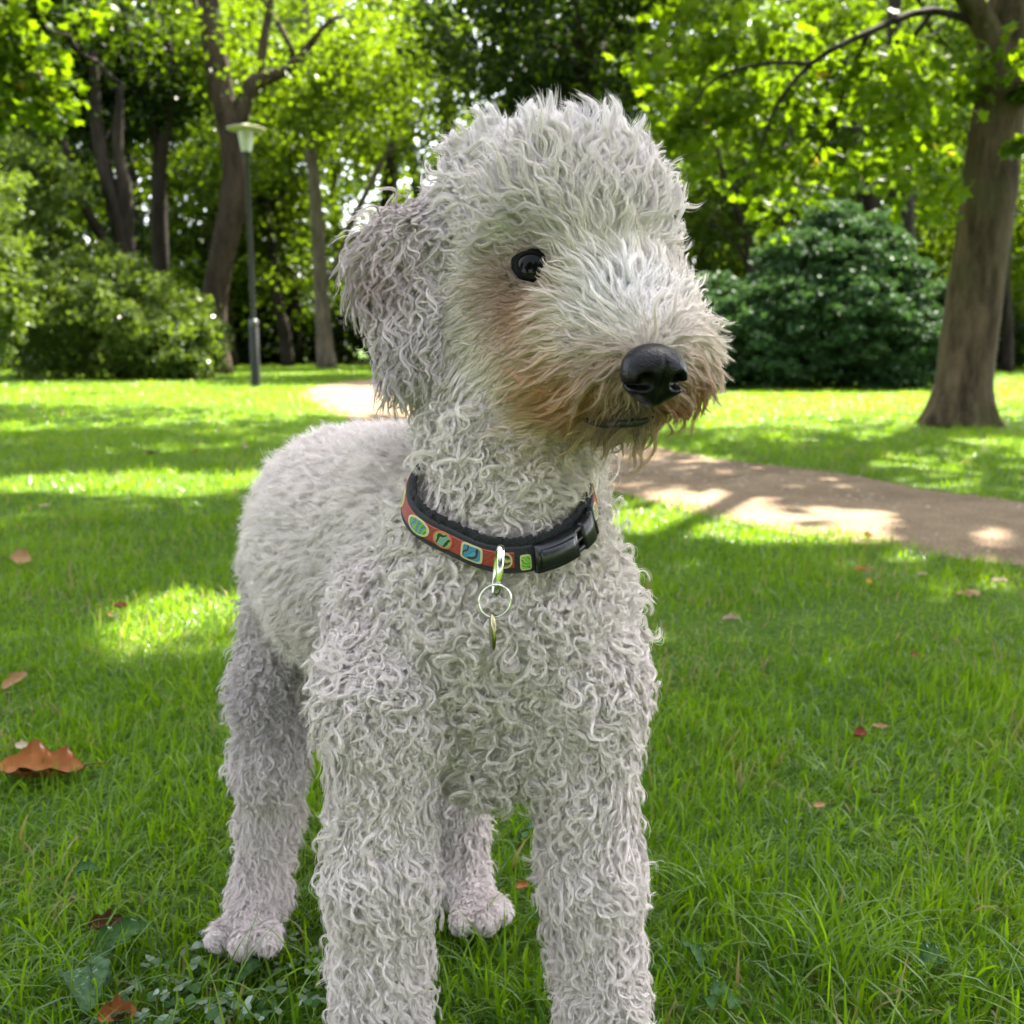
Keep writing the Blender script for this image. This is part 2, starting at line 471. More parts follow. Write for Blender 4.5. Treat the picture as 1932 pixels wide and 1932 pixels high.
def crown_mesh(name, cen, spread, count, size, mat, parent, rng, shape='fold', flat=.45, droop=0.0, up=.75, carve=True, tone_c=None):
    """Clumps of leaves round the points cen."""
    m = len(cen)
    k = rng.poisson(count, m) if np.isscalar(count) else rng.poisson(count)
    I = np.repeat(np.arange(m), k); n = len(I)
    off = rng.normal(size=(n, 3)); off = unit(off) * (rng.random((n, 1)) ** .45)
    sp = np.broadcast_to(spread, (m,))[I][:, None]
    p = cen[I] + off * sp * np.array([1, 1, flat])
    p[:, 2] -= droop * sp[:, 0] * (off[:, 0] ** 2 + off[:, 1] ** 2)
    tone_cl = rng.uniform(.1, .9, m) if tone_c is None else tone_c
    if carve:
        o = sun_open(p)
        keep = rng.random(n) > o * 1.02
        g = p[:, :2] - SUN[None, :2] * (p[:, 2] / SUN[2])[:, None]
        w_ = p - np.array([-.05, .85, .35]); w_ = w_ - (w_ @ SUN)[:, None] * SUN          # away from the dog's own shade the crowns are thinner
        keep &= ~((p[:, 2] > 3.2) & (p[:, 1] < 14) & (np.linalg.norm(w_, axis=1) > .85) & (rng.random(n) > .58))
        keep &= ~((p[:, 2] > 3.2) & (g[:, 1] < -.1) & (p[:, 1] < 14))          # leaves that would shade nothing of the lawn in view
        p, I, off = p[keep], I[keep], off[keep]; n = len(p)
    p[:, 2] = np.maximum(p[:, 2], .02)
    nr = unit(rng.normal(size=(n, 3)) * .55 + np.array([0, 0, up]) + off * .35)
    V, F, per = leaf_verts(p, nr, rng.uniform(0, 6.283, n), size * np.clip(rng.normal(1, .22, n), .5, 1.6), shape, rng)
    tone = np.clip(tone_cl[I] * .55 + rng.random(n) * .45, 0, .93)
    tone = np.where(rng.random(n) < .006, 1.0, tone)
    me = mesh_np(name, rel(V, parent) if parent else V, F, mat, False, {'tone': np.repeat(tone, per)})
    o = link(name, me, parent)
    o['kind'] = 'stuff'
    return o, n


def blob_points(n, c, r, rng, shell=.5, zmin=None):
    """Clump centres in an ellipsoid, more of them near its surface."""
    d = unit(rng.normal(size=(n, 3))); q = (shell + (1 - shell) * rng.random((n, 1)) ** .7)
    p = np.array(c) + d * q * np.array(r)
    if zmin is not None: p = p[p[:, 2] > zmin]
    return p


def limbs(base, tops, rng, r0, sides=7, n=9, sag=.25):
    """Branches from base points towards tops, slightly crooked."""
    parts = []
    for a, b in zip(base, tops):
        a, b = np.asarray(a, float), np.asarray(b, float); l = np.linalg.norm(b - a)
        t = np.linspace(0, 1, n)[:, None]
        mid = a + (b - a) * t + np.array([0, 0, sag * l]) * (t * (1 - t)) + rng.normal(0, .025 * l, (n, 3)) * np.sin(t * 3.14)
        parts.append(tube(mid, r0 * (1 - .85 * t[:, 0]), sides, .08, int(rng.integers(1e6))))
    return parts


def trunk_px(pts, y, taper_px, n=26):
    """Trunk centre line through picture places at ground distance y, widths given in picture pixels."""
    P = np.array([at_dist(a, b, y) for a, b in pts])
    P = smooth_path(P, n)
    w = np.interp(np.linspace(0, 1, n), np.linspace(0, 1, len(taper_px)), taper_px)
    return P, w * .5 / 1937 * y / CP


n_leaf = 0
# --- the big tree on the right
rng = np.random.default_rng(101)
B = ground(1810, 803)
tr = thing('maple_tree', 'thick leaning tree trunk beside the path with maple leaves hanging over the lawn', 'tree', B)
yR = B[1]
P, R = trunk_px([(1810, 806), (1817, 735), (1832, 620), (1858, 420), (1884, 210), (1906, 40), (1930, -180), (1945, -420), (1960, -700)], yR, [134, 104, 97, 95, 88, 84, 62, 40, 20], 40)
R[0] *= 1.06
a = np.arange(28) / 28 * 2 * math.pi
V, F = tube(P, R, 28, .035, 4)
V[:28 * 4] = V[:28 * 4] + 0
tp = [(V, F)]
# root flare
for ang in (0.3, 1.5, 2.4, 3.4, 4.6, 5.5):
    d = np.array([math.cos(ang), math.sin(ang), 0])
    q = np.array([P[2] * .0 + P[0] + d * .10 + [0, 0, .42], P[0] + d * .16 + [0, 0, .20], P[0] + d * .215 + [0, 0, .06], P[0] + d * .27 + [0, 0, -.03]])
    tp.append(tube(smooth_path(q, 8), np.linspace(.06, .07, 8), 8, .1, int(ang * 10)))
# fork limb up to the left
FL = np.array([at_dist(x, y_, yR + dy) for x, y_, dy in ((1889, 175, 0), (1880, 110, -.04), (1860, 50, -.1), (1828, 0, -.2), (1780, -60, -.4), (1700, -170, -.7), (1590, -330, -1.0))])
tp.append(tube(smooth_path(FL, 18), np.linspace(.115, .03, 18), 12, .06, 3))
link('trunk', mesh_np('trunk', rel(join(tp)[0], tr), join(tp)[1], M_barkR), tr)
# long thin drooping boughs reaching left in front of the sky
bp = []
for pts, r in (([(1880, 60, 0), (1760, 20, -.3), (1640, 60, -.6), (1530, 120, -.8), (1460, 210, -.9), (1430, 300, -.9)], .030),
               ([(1640, 60, -.6), (1600, 150, -.5), (1560, 260, -.4), (1500, 350, -.4)], .018),
               ([(1760, 20, -.3), (1700, 110, .3), (1690, 200, .5), (1640, 300, .6)], .018),
               ([(1530, 120, -.8), (1440, 120, -1.1), (1350, 150, -1.2), (1290, 220, -1.2)], .016),
               ([(1900, 90, 0), (1960, 60, .8), (2050, 100, 1.4)], .03)):
    q = np.array([at_dist(x, y_, yR + dy) for x, y_, dy in pts])
    bp.append(tube(smooth_path(q, 16), np.linspace(r, r * .25, 16), 6, .05, 5))
V, F = join(bp)
link('bough', mesh_np('bough', rel(V, tr), F, M_barkD), tr)
# hanging sprays of lobed leaves in view
cl = []
for pts, k, sp in (([(1880, 20), (1640, 60), (1460, 210), (1430, 330)], 20, .30), ([(1640, 60), (1560, 260), (1490, 380)], 16, .28), ([(1760, 20), (1690, 200), (1700, 300)], 16, .28),
                   ([(1530, 120), (1350, 150), (1280, 250)], 16, .28), ([(1780, 130), (1740, 250), (1720, 320)], 9, .2), ([(1900, 180), (1905, 215)], 2, .10),
                   ([(1420, 40), (1300, 60), (1250, 130)], 9, .28), ([(1932, 60), (1980, 200)], 8, .3)):
    q = smooth_path(np.array([at_dist(x, y_, yR + rng.uniform(-1.0, .6)) for x, y_ in pts]), k)
    cl.append(np.column_stack([q + rng.normal(0, .16, (k, 3)), np.full(k, sp)]))
cl = np.concatenate(cl)
o, k = crown_mesh('low_leaves', cl[:, :3], cl[:, 3], 66, .070, M_leaf_maple, tr, rng, 'maple', .5, .3, .6); n_leaf += k
# upper crown overhead: the shade on the dog and the lawn
top = np.concatenate([blob_points(430, (1.9, 6.2, 6.6), (6.2, 6.0, 2.3), rng, .25, 4.4), blob_points(200, (3.0, 5.2, 8.6), (5.0, 5.0, 2.0), rng, .2, 5)])
ok = (top[:, 2] - CAM_H) / np.maximum(top[:, 1], .1) > .36
top = top[ok]
bl = limbs([P[30]] * 7, top[rng.choice(len(top), 7)], rng, .07)
V, F = join(bl); link('limb', mesh_np('limb', rel(V, tr), F, M_barkR), tr)
o, k = crown_mesh('crown', top, rng.uniform(.55, .95, len(top)), 105, .19, M_leaf_maple, tr, rng, 'fold', .45); n_leaf += k

# --- other trees: (label, cat, ground y, trunk lines, bark, crown blobs, leaves)
def tree(name, label, y, lines, bark, blobs, mat, lsize, per, seed, group=None, shape='fold', clump=.75, flat=.5, extra_limbs=5, spec_crown='crown', loc=None):
    global n_leaf
    rng = np.random.default_rng(seed)
    x0, y0 = lines[0][0][0]
    base = at_dist(x0, y0, y); base[2] = 0
    t = thing(name, label, 'tree', base, group)
    parts, ends = [], []
    for pts, wid in lines:
        P, R = trunk_px(pts, y, wid)
        if pts is lines[0][0]:
            P[0][2] = min(P[0][2], -.05)
        parts.append(tube(P, R, 12, .06, int(rng.integers(1e6))))
        ends.append(P[-1]); ends.append(P[int(len(P) * .75)])
    cps = []
    for px, py, dy, rx, rz, nb in blobs:
        c = at_dist(px, py, y + dy); sc = (y + dy) / 1937
        cps.append(blob_points(nb, c, (rx * sc, rx * sc * .8, rz * sc), rng, .35, .3))
    cps = np.concatenate(cps)
    if extra_limbs:
        parts += limbs([ends[k % len(ends)] for k in range(extra_limbs)], cps[rng.choice(len(cps), extra_limbs)], rng, .055, 6)
    V, F = join(parts)
    link('trunk', mesh_np('trunk', rel(V, t), F, bark), t)
    o, k = crown_mesh(spec_crown, cps, clump * rng.uniform(.7, 1.3, len(cps)), per, lsize, mat, t, rng, shape, flat); n_leaf += k
    return t


GT = 'trees round the lawn'
tree('park_tree', 'big brown tree forking into two limbs behind the lamp post', 20.0,
     [([(412, 712), (402, 640), (405, 560), (424, 460), (445, 350), (437, 262), (418, 170), (400, 60), (386, -80), (370, -300)], [62, 50, 46, 46, 50, 44, 42, 40, 36, 24]),
      ([(442, 250), (462, 190), (476, 160), (500, 148), (540, 132), (575, 95), (620, 40)], [34, 30, 30, 24, 18, 14, 8]),
      ([(480, 160), (492, 120), (500, 60), (520, -30)], [24, 16, 14, 10])], M_bark,
     [(520, 60, 0, 240, 150, 90), (300, -60, 1, 300, 200, 80), (640, 120, 1, 150, 130, 40), (470, 300, 3, 80, 80, 8)], M_leaf_far, .12, 140, 201, GT, clump=.8)
tree('park_tree', 'dark tree with three stems spreading upward behind the left bush', 19.0,
     [([(245, 700), (243, 560), (240, 500), (226, 420), (200, 330), (182, 230), (176, 100)], [40, 36, 34, 30, 28, 22, 14]),
      ([(244, 520), (240, 440), (234, 350), (222, 270), (228, 160)], [32, 26, 26, 20, 12]),
      ([(230, 490), (196, 450), (165, 400), (135, 325), (120, 260)], [24, 20, 18, 14, 9])], M_barkD,
     [(150, 150, 1, 200, 120, 80), (60, 60, 0, 180, 120, 60), (260, 180, 2, 120, 90, 36)], M_leaf_dark, .115, 130, 202, GT, clump=.7)
tree('park_tree', 'slim dark straight tree right behind the left bush', 20.5,
     [([(305, 700), (304, 600), (304, 500), (300, 400), (302, 300), (318, 220), (330, 120)], [32, 30, 30, 28, 26, 20, 14]),
      ([(302, 290), (285, 220), (262, 160), (246, 90), (232, 10)], [18, 16, 14, 12, 8])], M_barkD,
     [(320, 120, 0, 150, 120, 50), (220, 20, 1, 180, 120, 50)], M_leaf_mid, .115, 135, 203, GT)
tree('park_tree', 'pale slender tree trunk to the right of the lamp post', 25.0,
     [([(617, 690), (612, 640), (606, 560), (600, 450), (592, 330), (578, 210), (575, 90), (580, -60)], [40, 30, 26, 24, 22, 18, 16, 10]),
      ([(604, 560), (640, 480), (660, 420)], [10, 8, 5])], M_barkL,
     [(600, 160, 1, 200, 130, 56), (830, 210, 2, 100, 130, 46), (850, 60, 3, 150, 110, 60), (720, 200, 1, 140, 140, 46), (540, 330, 3, 110, 110, 22)], M_leaf_far, .13, 140, 204, GT)
tree('park_tree', 'dark leaning trunk low behind the lamp post in the shadow', 27.0,
     [([(545, 690), (534, 620), (522, 560), (515, 470), (500, 380)], [26, 24, 20, 18, 12])], M_barkD,
     [(500, 480, 1, 120, 90, 36), (560, 420, 3, 120, 100, 34)], M_leaf_mid, .13, 130, 205, GT)
tree('park_tree', 'dark upright trunk standing behind the blue green bush', 18.0,
     [([(1702, 700), (1703, 540), (1700, 420), (1698, 300), (1690, 230), (1686, 120), (1690, -60)], [52, 48, 46, 42, 38, 30, 20]),
      ([(1672, 470), (1650, 400), (1636, 320), (1618, 250), (1612, 180)], [26, 30, 26, 18, 12])], M_barkD,
     [(1600, 120, 2, 220, 130, 80), (1760, 60, 3, 240, 140, 70), (1520, 260, 4, 130, 110, 36), (1800, 300, 4, 130, 130, 40)], M_leaf_mid, .11, 130, 206, GT)
tree('park_tree', 'young tree with thin dark stems right of the dog, over the bush', 17.0,
     [([(1440, 700), (1425, 560), (1405, 440), (1370, 350), (1350, 260)], [18, 16, 14, 11, 7]), ([(1420, 520), (1470, 430), (1520, 390)], [10, 8, 5]), ([(1425, 560), (1395, 470), (1340, 420)], [9, 7, 5])], M_barkD,
     [(1400, 380, 1, 150, 130, 70), (1340, 270, 2, 130, 110, 50), (1470, 250, 2, 120, 90, 34)], M_leaf_mid, .095, 100, 207, GT, clump=.55)
tree('park_tree', 'thin dark tree at the far right behind the maple trunk', 22.0,
     [([(1900, 690), (1902, 620), (1896, 520), (1905, 400), (1900, 250)], [24, 18, 16, 14, 10])], M_barkD,
     [(1890, 420, 1, 140, 150, 50), (1960, 250, 1, 160, 170, 50), (1820, 480, 3, 90, 110, 26), (1930, 560, 3, 100, 70, 20)], M_leaf_far, .12, 130, 208, GT)
# overhanging sprays at the upper left, from a tree standing just outside the picture
tree('overhanging_tree', 'bright lobed leaves hanging into the upper left corner', 9.0,
     [([(-420, 790), (-400, 500), (-350, 150), (-260, -200), (-150, -500)], [130, 110, 100, 80, 50]), ([(-370, 200), (-200, 60), (-60, 20), (40, 90), (90, 180)], [50, 30, 18, 10, 5])], M_bark,
     [(20, 60, 0, 60, 60, 12), (60, 180, .3, 50, 45, 10), (-40, 160, 0, 60, 90, 10), (130, 20, .6, 60, 40, 8)], M_leaf_maple, .10, 46, 209, None, 'maple', .32, .5, 0, 'low_leaves')
# crowns of neighbouring trees that shade the left and far lawn
def shade_tree(label, x, y, c, r, nb, per, mat, seed, ls=.22, emin=.34):
    global n_leaf
    rng = np.random.default_rng(seed)
    t = thing('shade_tree', label, 'tree', (x, y, 0))
    P = smooth_path([(x, y, -.1), (x + .1, y, 1.5), (x - .1, y + .1, 3.4), (c[0] * .5 + x * .5, c[1] * .5 + y * .5, c[2] * .85), c], 20)
    parts = [tube(P, np.linspace(.26, .06, 20), 12, .06, seed)]
    q = blob_points(nb, c, r, rng, .3, 3.9)
    q = q[(q[:, 2] - CAM_H) / np.maximum(q[:, 1], .1) > emin]
    parts += limbs([P[14]] * 7, q[rng.choice(len(q), 7)], rng, .08)
    V, F = join(parts)
    link('trunk', mesh_np('trunk', rel(V, t), F, M_bark), t)
    o, k = crown_mesh('crown', q, rng.uniform(.6, 1.1, len(q)), per, ls, mat, t, rng); n_leaf += k


shade_tree('tree just outside the picture on the left whose crown shades the lawn', -6.2, 9.0, (-3.6, 9.2, 7.0), (5.2, 5.2, 2.6), 300, 80, M_leaf_mid, 301)
shade_tree('tree outside the picture on the right shading the path', 9.5, 8.5, (8.6, 8.0, 7.0), (5.0, 6.0, 2.6), 260, 80, M_leaf_mid, 302)
shade_tree('tall tree added straight behind the dog head, its crown shading the far path', 1.7, 21.2, (1.2, 20.3, 6.6), (3.0, 2.4, 2.2), 150, 130, M_leaf_dark, 303, .13, .19)  # added to shade the far path; also the dark crown above the head

# --- the wood behind: rows of trees, each its own
rw = np.random.default_rng(77)
WOODS = []
k = 0
PLACES = ['above the sunny shrub at the left edge', 'above the broad left bush', 'behind the three stemmed tree', 'behind the slim straight tree', 'behind the lamp post', 'beside the pale slender trunk', 'left of the dog ear',
          'just left of the topknot', 'behind the topknot', 'just right of the topknot', 'left of the blue green bush', 'above the blue green bush', 'left of the maple trunk', 'right of the maple trunk']
ROWS = ['front row', 'second row', 'far row']
for row, (yy, off) in enumerate(((28.5, 0), (35, 60), (45, 20))):
    for col_ in range(14):
        px = -40 + 150 * col_ + off + rw.uniform(-30, 30); y = yy + rw.uniform(-2, 2.5)
        WOODS.append((px, y, row, col_))
for k_, (px, y, row) in enumerate(((-260, 28, 0), (-420, 30, 0), (-340, 38, 1), (-600, 29, 0), (-800, 28, 0), (-1000, 30, 0), (-1220, 28, 0), (-700, 37, 1), (-1100, 38, 1), (2180, 28, 0), (2330, 27, 0), (2490, 29, 0), (2660, 27, 0), (2840, 30, 0), (2250, 37, 1), (2560, 38, 1))):
    WOODS.append((px, y, row, 14 + k_))
    PLACES.append(('outside the picture on the left, ' if px < 0 else 'outside the picture on the right, ') + ['nearest', 'second', 'behind these', 'third', 'fourth', 'fifth', 'sixth', 'behind third', 'behind fifth', 'nearest', 'second', 'third', 'fourth', 'fifth', 'behind nearest', 'behind third'][k_])
kinds = [('light green tree', M_leaf_far), ('mid green tree', M_leaf_mid), ('dark green tree', M_leaf_dark)]
for q, (px, y, row, col_) in enumerate(WOODS):
    b = at_dist(px, 649, y); x = b[0]
    kd = kinds[int(rw.choice(3, p=[.55, .27, .18]))]
    if 880 < px < 1230 and y < 40: kd = kinds[2]
    t = thing('wood_tree', f'{kd[0]}, {ROWS[row]} of the wood, {PLACES[col_]}', 'tree', (x, y, 0), 'trees of the wood behind the lawn')
    H = (rw.uniform(10, 13.5), rw.uniform(11, 14), rw.uniform(15, 19))[row]
    if 740 < px < 1240: H *= 1.25
    r = rw.uniform(.16, .34)
    P = smooth_path([(x, y, -.1), (x + rw.normal(0, .2), y, H * .3), (x + rw.normal(0, .5), y, H * .6), (x + rw.normal(0, .6), y, H * .9)], 12)
    q_ = np.concatenate([blob_points(46, (x, y, H * .60), (2.6, 2.2, H * .38), rw, .35, 1.0), blob_points(20, (x, y - .5, 3.0), (2.4, 1.8, 2.2), rw, .3, .5)])
    V, F = join([tube(P, np.linspace(r, .05, 12), 8, .06, q)] + limbs([P[5], P[7], P[8]], q_[rw.choice(len(q_), 3)], rw, .08, 5, 6))
    link('trunk', mesh_np('trunk', rel(V, t), F, M_barkD if q % 3 else M_bark), t)
    vis = 650 - 0
    o, kk = crown_mesh('crown', q_, rw.uniform(.7, 1.25, len(q_)), 120 if row == 0 else 80, .17 if row == 0 else .27, kd[1], t, rw, up=.5); n_leaf += kk
# unseen trees added behind the camera: they darken reflections and the coat's front light
rb = np.random.default_rng(79)
for q, (x, y, kd) in enumerate(((-10, -8, 1), (-5.0, -11, 0), (0.5, -12, 1), (5.5, -11, 2), (10, -8, 1), (-15, -1, 0), (16, 0, 1))):
    t = thing('tree', f'tree added outside the picture behind the viewer, {["far left", "left", "middle", "right", "far right", "beside the left lawn", "beside the right lawn"][q]}', 'tree', (x, y, 0))
    P = smooth_path([(x, y, -.1), (x + .1, y, 3), (x - .2, y + .2, 6), (x, y, 8.5)], 12)
    q_ = np.concatenate([blob_points(70, (x, y, 5.4), (3.6, 2.6, 4.6), rb, .3, .6)])
    V, F = join([tube(P, np.linspace(.28, .06, 12), 8, .06, q)] + limbs([P[6], P[8]], q_[:2], rb, .08, 5, 6))
    link('trunk', mesh_np('trunk', rel(V, t), F, M_bark), t)
    crown_mesh('crown', q_, rb.uniform(.9, 1.3, len(q_)), 80, .42, [M_leaf_far, M_leaf_mid, M_leaf_dark][kd], t, rb, carve=False)
print('leaves', n_leaf)
# ------------------------------------------------------------------ bushes
def bush(name, label, cat, y, blobs, mat, lsize, per, seed, clump=.22, group=None, carve=False, up=.55, stems=8, flat=.6):
    global n_leaf
    rng = np.random.default_rng(seed)
    cps, bs = [], []
    for px, py, dy, rx, rz, dep, nb in blobs:
        c = at_dist(px, py, y + dy); sc = (y + dy) / 1937
        q = blob_points(nb, c, (rx * sc, dep, rz * sc), rng, .62, .06)
        cps.append(q); bs.append(c)
    cps = np.concatenate(cps)
    base = np.mean(bs, 0); base[2] = 0
    t = thing(name, label, cat, base, group)
    q = cps[rng.choice(len(cps), stems)]
    st = np.tile(np.array([base[0], base[1], -.04]), (stems, 1)) + rng.normal(0, .012, (stems, 3))
    V, F = join(limbs(st, q, rng, .022, 6, 8, .1))
    link('stems', mesh_np('stems', rel(V, t), F, M_barkD), t)
    o, k = crown_mesh('foliage', cps, clump * rng.uniform(.7, 1.3, len(cps)), per, lsize, mat, t, rng, 'fold', flat, .2, up, carve); n_leaf += k
    return t


bush('bush', 'broad leafy bush on the left edge of the lawn with sunlit pale top leaves', 'bush', 16.8,
     [(200, 610, .9, 210, 105, 1.3, 330), (90, 600, .9, 130, 115, 1.2, 170), (320, 650, .6, 95, 70, 1.0, 150), (150, 540, 1.4, 140, 80, 1.0, 160), (385, 680, .4, 35, 35, .5, 26)], M_leaf_shrub, .085, 42, 401, .24)
bush('bush', 'sunny pale shrub filling the left picture edge beside the broad bush', 'bush', 14.8,
     [(-60, 560, .5, 95, 140, .8, 150), (-90, 400, .8, 140, 130, .9, 120), (5, 520, .5, 40, 80, .5, 30)], M_leaf_shrub, .085, 42, 402, .24)
bush('bush', 'tall light leaved shrub above the left bush in front of the dark stems', 'bush', 17.6,
     [(40, 360, .6, 105, 75, .8, 110), (0, 300, .8, 90, 60, .8, 60), (60, 440, .6, 70, 60, .7, 60)], M_leaf_shrub, .10, 40, 403, .28)
bush('bush', 'large dark blue green bush on the right between the dog and the maple trunk', 'bush', 13.2,
     [(1560, 620, .9, 225, 125, 1.2, 520), (1450, 640, .7, 130, 105, 1.0, 230), (1690, 660, .7, 110, 90, .9, 170), (1570, 510, 1.2, 150, 90, .9, 240), (1600, 440, 1.4, 80, 55, .6, 70), (1400, 590, .9, 60, 60, .5, 50), (1760, 600, .9, 55, 70, .5, 50), (1510, 470, 1.2, 60, 40, .5, 40), (1660, 520, 1.0, 80, 60, .6, 60), (1340, 560, 1.1, 50, 45, .5, 30), (1480, 540, 1.0, 55, 50, .5, 36), (1640, 455, 1.3, 60, 40, .5, 34), (1560, 415, 1.4, 45, 32, .4, 20), (1730, 560, .9, 60, 45, .5, 34), (1350, 690, .5, 50, 40, .4, 30), (1800, 690, .5, 40, 40, .4, 26)], M_leaf_blue, .078, 44, 404, .19, up=.8, flat=.4)
bush('bush', 'low dark undergrowth behind the lamp post at the end of the path', 'bush', 30.0,
     [(480, 640, 0, 80, 60, 1.2, 60), (560, 650, 1, 100, 55, 1.2, 70), (680, 640, 1, 90, 70, 1.4, 70), (760, 630, 1, 90, 80, 1.4, 60)], M_leaf_dark, .17, 42, 405, .45)
bush('bush', 'dark hedge low behind the maple trunk at the right edge', 'bush', 24.0,
     [(1890, 650, 0, 90, 45, 1.2, 60), (1990, 640, 0, 90, 60, 1.2, 50), (1790, 650, 1, 70, 50, 1.2, 40)], M_leaf_dark, .14, 42, 406, .4)
bush('bush', 'mid green shrub behind the dog head between the two lawns', 'bush', 26.0,
     [(900, 620, 0, 130, 90, 1.4, 80), (1080, 610, 0, 140, 100, 1.4, 80), (1260, 600, 0, 140, 110, 1.4, 90)], M_leaf_mid, .15, 42, 407, .45)
# undergrowth that closes the view under the far crowns: one mass nobody could count
rw = np.random.default_rng(78)
cps = np.concatenate([blob_points(44, (at_dist(px + rw.uniform(-40, 40), 649, 1)[0] * y, y, rw.uniform(1.0, 1.9)), (2.2, 1.2, rw.uniform(1.1, 2.0)), rw, .3, .1)
                      for px in np.arange(-150, 2200, 120) for y in (31 + rw.uniform(-1, 1), 39 + rw.uniform(-2, 2))])
o, k = crown_mesh('undergrowth', cps, .6 * rw.uniform(.7, 1.3, len(cps)), 34, .24, M_leaf_mid, None, rw); n_leaf += k
# ------------------------------------------------------------------ lamp post
LB = ground(483, 731)
lamp = thing('street_lamp', 'dark green lamp post with a pale mushroom cap standing on the lawn', 'street lamp', LB)
m_pole = pbr('pole_paint', (.005, .0065, .006), .6, var=.25, var_scale=6)
m_cap = pbr('cap_paint', (.30, .30, .21), .45, var=.12, var_scale=8)
m_band = pbr('pale_band', (.05, .052, .055), .4)
def glass():
    m, N, L = mat_new('lantern_glass')
    out = N.new('ShaderNodeOutputMaterial'); b = N.new('ShaderNodeBsdfPrincipled'); L.new(b.outputs[0], out.inputs[0])
    b.inputs['Base Color'].default_value = (.70, .74, .62, 1); b.inputs['Roughness'].default_value = .35; b.inputs['Transmission Weight'].default_value = .6
    return m


def lathe(prof, seg=24):
    a = np.arange(seg) / seg * 2 * np.pi
    V = np.array([[r * math.cos(t), r * math.sin(t), z] for r, z in prof for t in a])
    i = np.arange(len(prof) - 1)[:, None] * seg; j = np.arange(seg)[None]; jn = (j + 1) % seg
    return V, np.stack([i + j, i + jn, i + seg + jn, i + seg + j], -1).reshape(-1, 4)


S_ = LB[1] / CP / 1937
zz = lambda py: at_dist(483, py, LB[1])[2]
zb, zc, zl0, zl1, zt = zz(605), zz(618), zz(287), zz(247), zz(229)
def lp(nm, prof, mat, parent=lamp):
    v, f = lathe(prof)
    return link(nm, mesh_np(nm, v, f, mat), parent)
lp('base_sleeve', [(8.6 * S_, -.02), (8.6 * S_, zc), (7 * S_, zc + .02), (0, zc + .02)], m_pole)
lp('sleeve_band', [(7.6 * S_, zc + .005), (8.9 * S_, zc + .02), (8.9 * S_, zb), (5 * S_, zb + .02), (0, zb + .02)], m_band)
lp('pole', [(4.8 * S_, zb), (4.2 * S_, zl0 - .06), (6.5 * S_, zl0 - .03), (9 * S_, zl0), (0, zl0 + .002)], m_pole)
lp('lantern', [(8.5 * S_, zl0 + .003), (14.5 * S_, zl1 - .01), (14.5 * S_, zl1)], glass())
lp('lamp_bulb', [(0, zl0 + .01), (4 * S_, zl0 + .03), (5 * S_, zl0 + .12), (3.5 * S_, zl1 - .06), (0, zl1 - .05)], pbr('bulb_white', (.8, .8, .76), .4))
lp('cap', [(15 * S_, zl1 + .001), (33.5 * S_, zl1 + .015), (34 * S_, zl1 + .030), (28 * S_, zl1 + .042), (12 * S_, zl1 + .062), (5 * S_, zl1 + .085), (0, zl1 + .088)], m_cap)
# ------------------------------------------------------------------ the dog: one continuous body grown from blended round cones
def surface_nets(F, origin, h):
    S = F < 0
    nx, ny, nz = F.shape
    cnt = np.zeros((nx - 1, ny - 1, nz - 1), np.int8)
    for dx in (0, 1):
        for dy in (0, 1):
            for dz in (0, 1):
                cnt += S[dx:nx - 1 + dx, dy:ny - 1 + dy, dz:nz - 1 + dz]
    act = (cnt > 0) & (cnt < 8)
    idx = np.full(act.shape, -1, np.int64)
    I = np.argwhere(act); idx[act] = np.arange(len(I))
    P = np.zeros((len(I), 3)); W = np.zeros(len(I))
    cor = [(a, b, c) for a in (0, 1) for b in (0, 1) for c in (0, 1)]
    for a in cor:
        for k in range(3):
            if a[k] == 0:
                b = list(a); b[k] = 1
                fa = F[I[:, 0] + a[0], I[:, 1] + a[1], I[:, 2] + a[2]]
                fb = F[I[:, 0] + b[0], I[:, 1] + b[1], I[:, 2] + b[2]]
                x = (fa < 0) != (fb < 0)
                t = np.where(x, fa / np.where(fa == fb, 1, fa - fb), 0)
                p = np.array(a)[None] + t[:, None] * (np.array(b) - np.array(a))[None]
                P += np.where(x[:, None], p, 0); W += x
    V = (I + P / W[:, None]) * h + origin
    Q = []
    for k in range(3):
        sl0 = [slice(None)] * 3; sl1 = [slice(None)] * 3
        sl0[k] = slice(0, -1); sl1[k] = slice(1, None)
        s0 = S[tuple(sl0)]; s1 = S[tuple(sl1)]
        E = np.argwhere(s0 != s1)
        u, v = (k + 1) % 3, (k + 2) % 3
        ok = (E[:, u] > 0) & (E[:, v] > 0) & (E[:, u] < F.shape[u] - 1) & (E[:, v] < F.shape[v] - 1)
        E = E[ok]
        def cell(du, dv):
            c = E.copy(); c[:, u] -= du; c[:, v] -= dv
            return idx[c[:, 0], c[:, 1], c[:, 2]]
        q = np.stack([cell(1, 1), cell(0, 1), cell(0, 0), cell(1, 0)], -1)
        flip = ~s0[E[:, 0], E[:, 1], E[:, 2]]
        q[flip] = q[flip][:, ::-1]
        Q.append(q)
    return V, np.concatenate(Q)


HEAD_F = unit(np.array([0.44, -0.84, -0.30]))
HEAD_R = unit(np.cross(HEAD_F, np.array([0, 0, 1.0])))
HEAD_R = HEAD_R if HEAD_R[0] > 0 else -HEAD_R
HEAD_U = np.cross(HEAD_R, HEAD_F); HEAD_U = HEAD_U if HEAD_U[2] > 0 else -HEAD_U
EAR_N = unit(np.array([-0.50, -0.85, 0.12]))
BACK = unit(np.array([-0.43, 0.90, -0.05]))
DOWN = np.array([0, 0, -1.0])

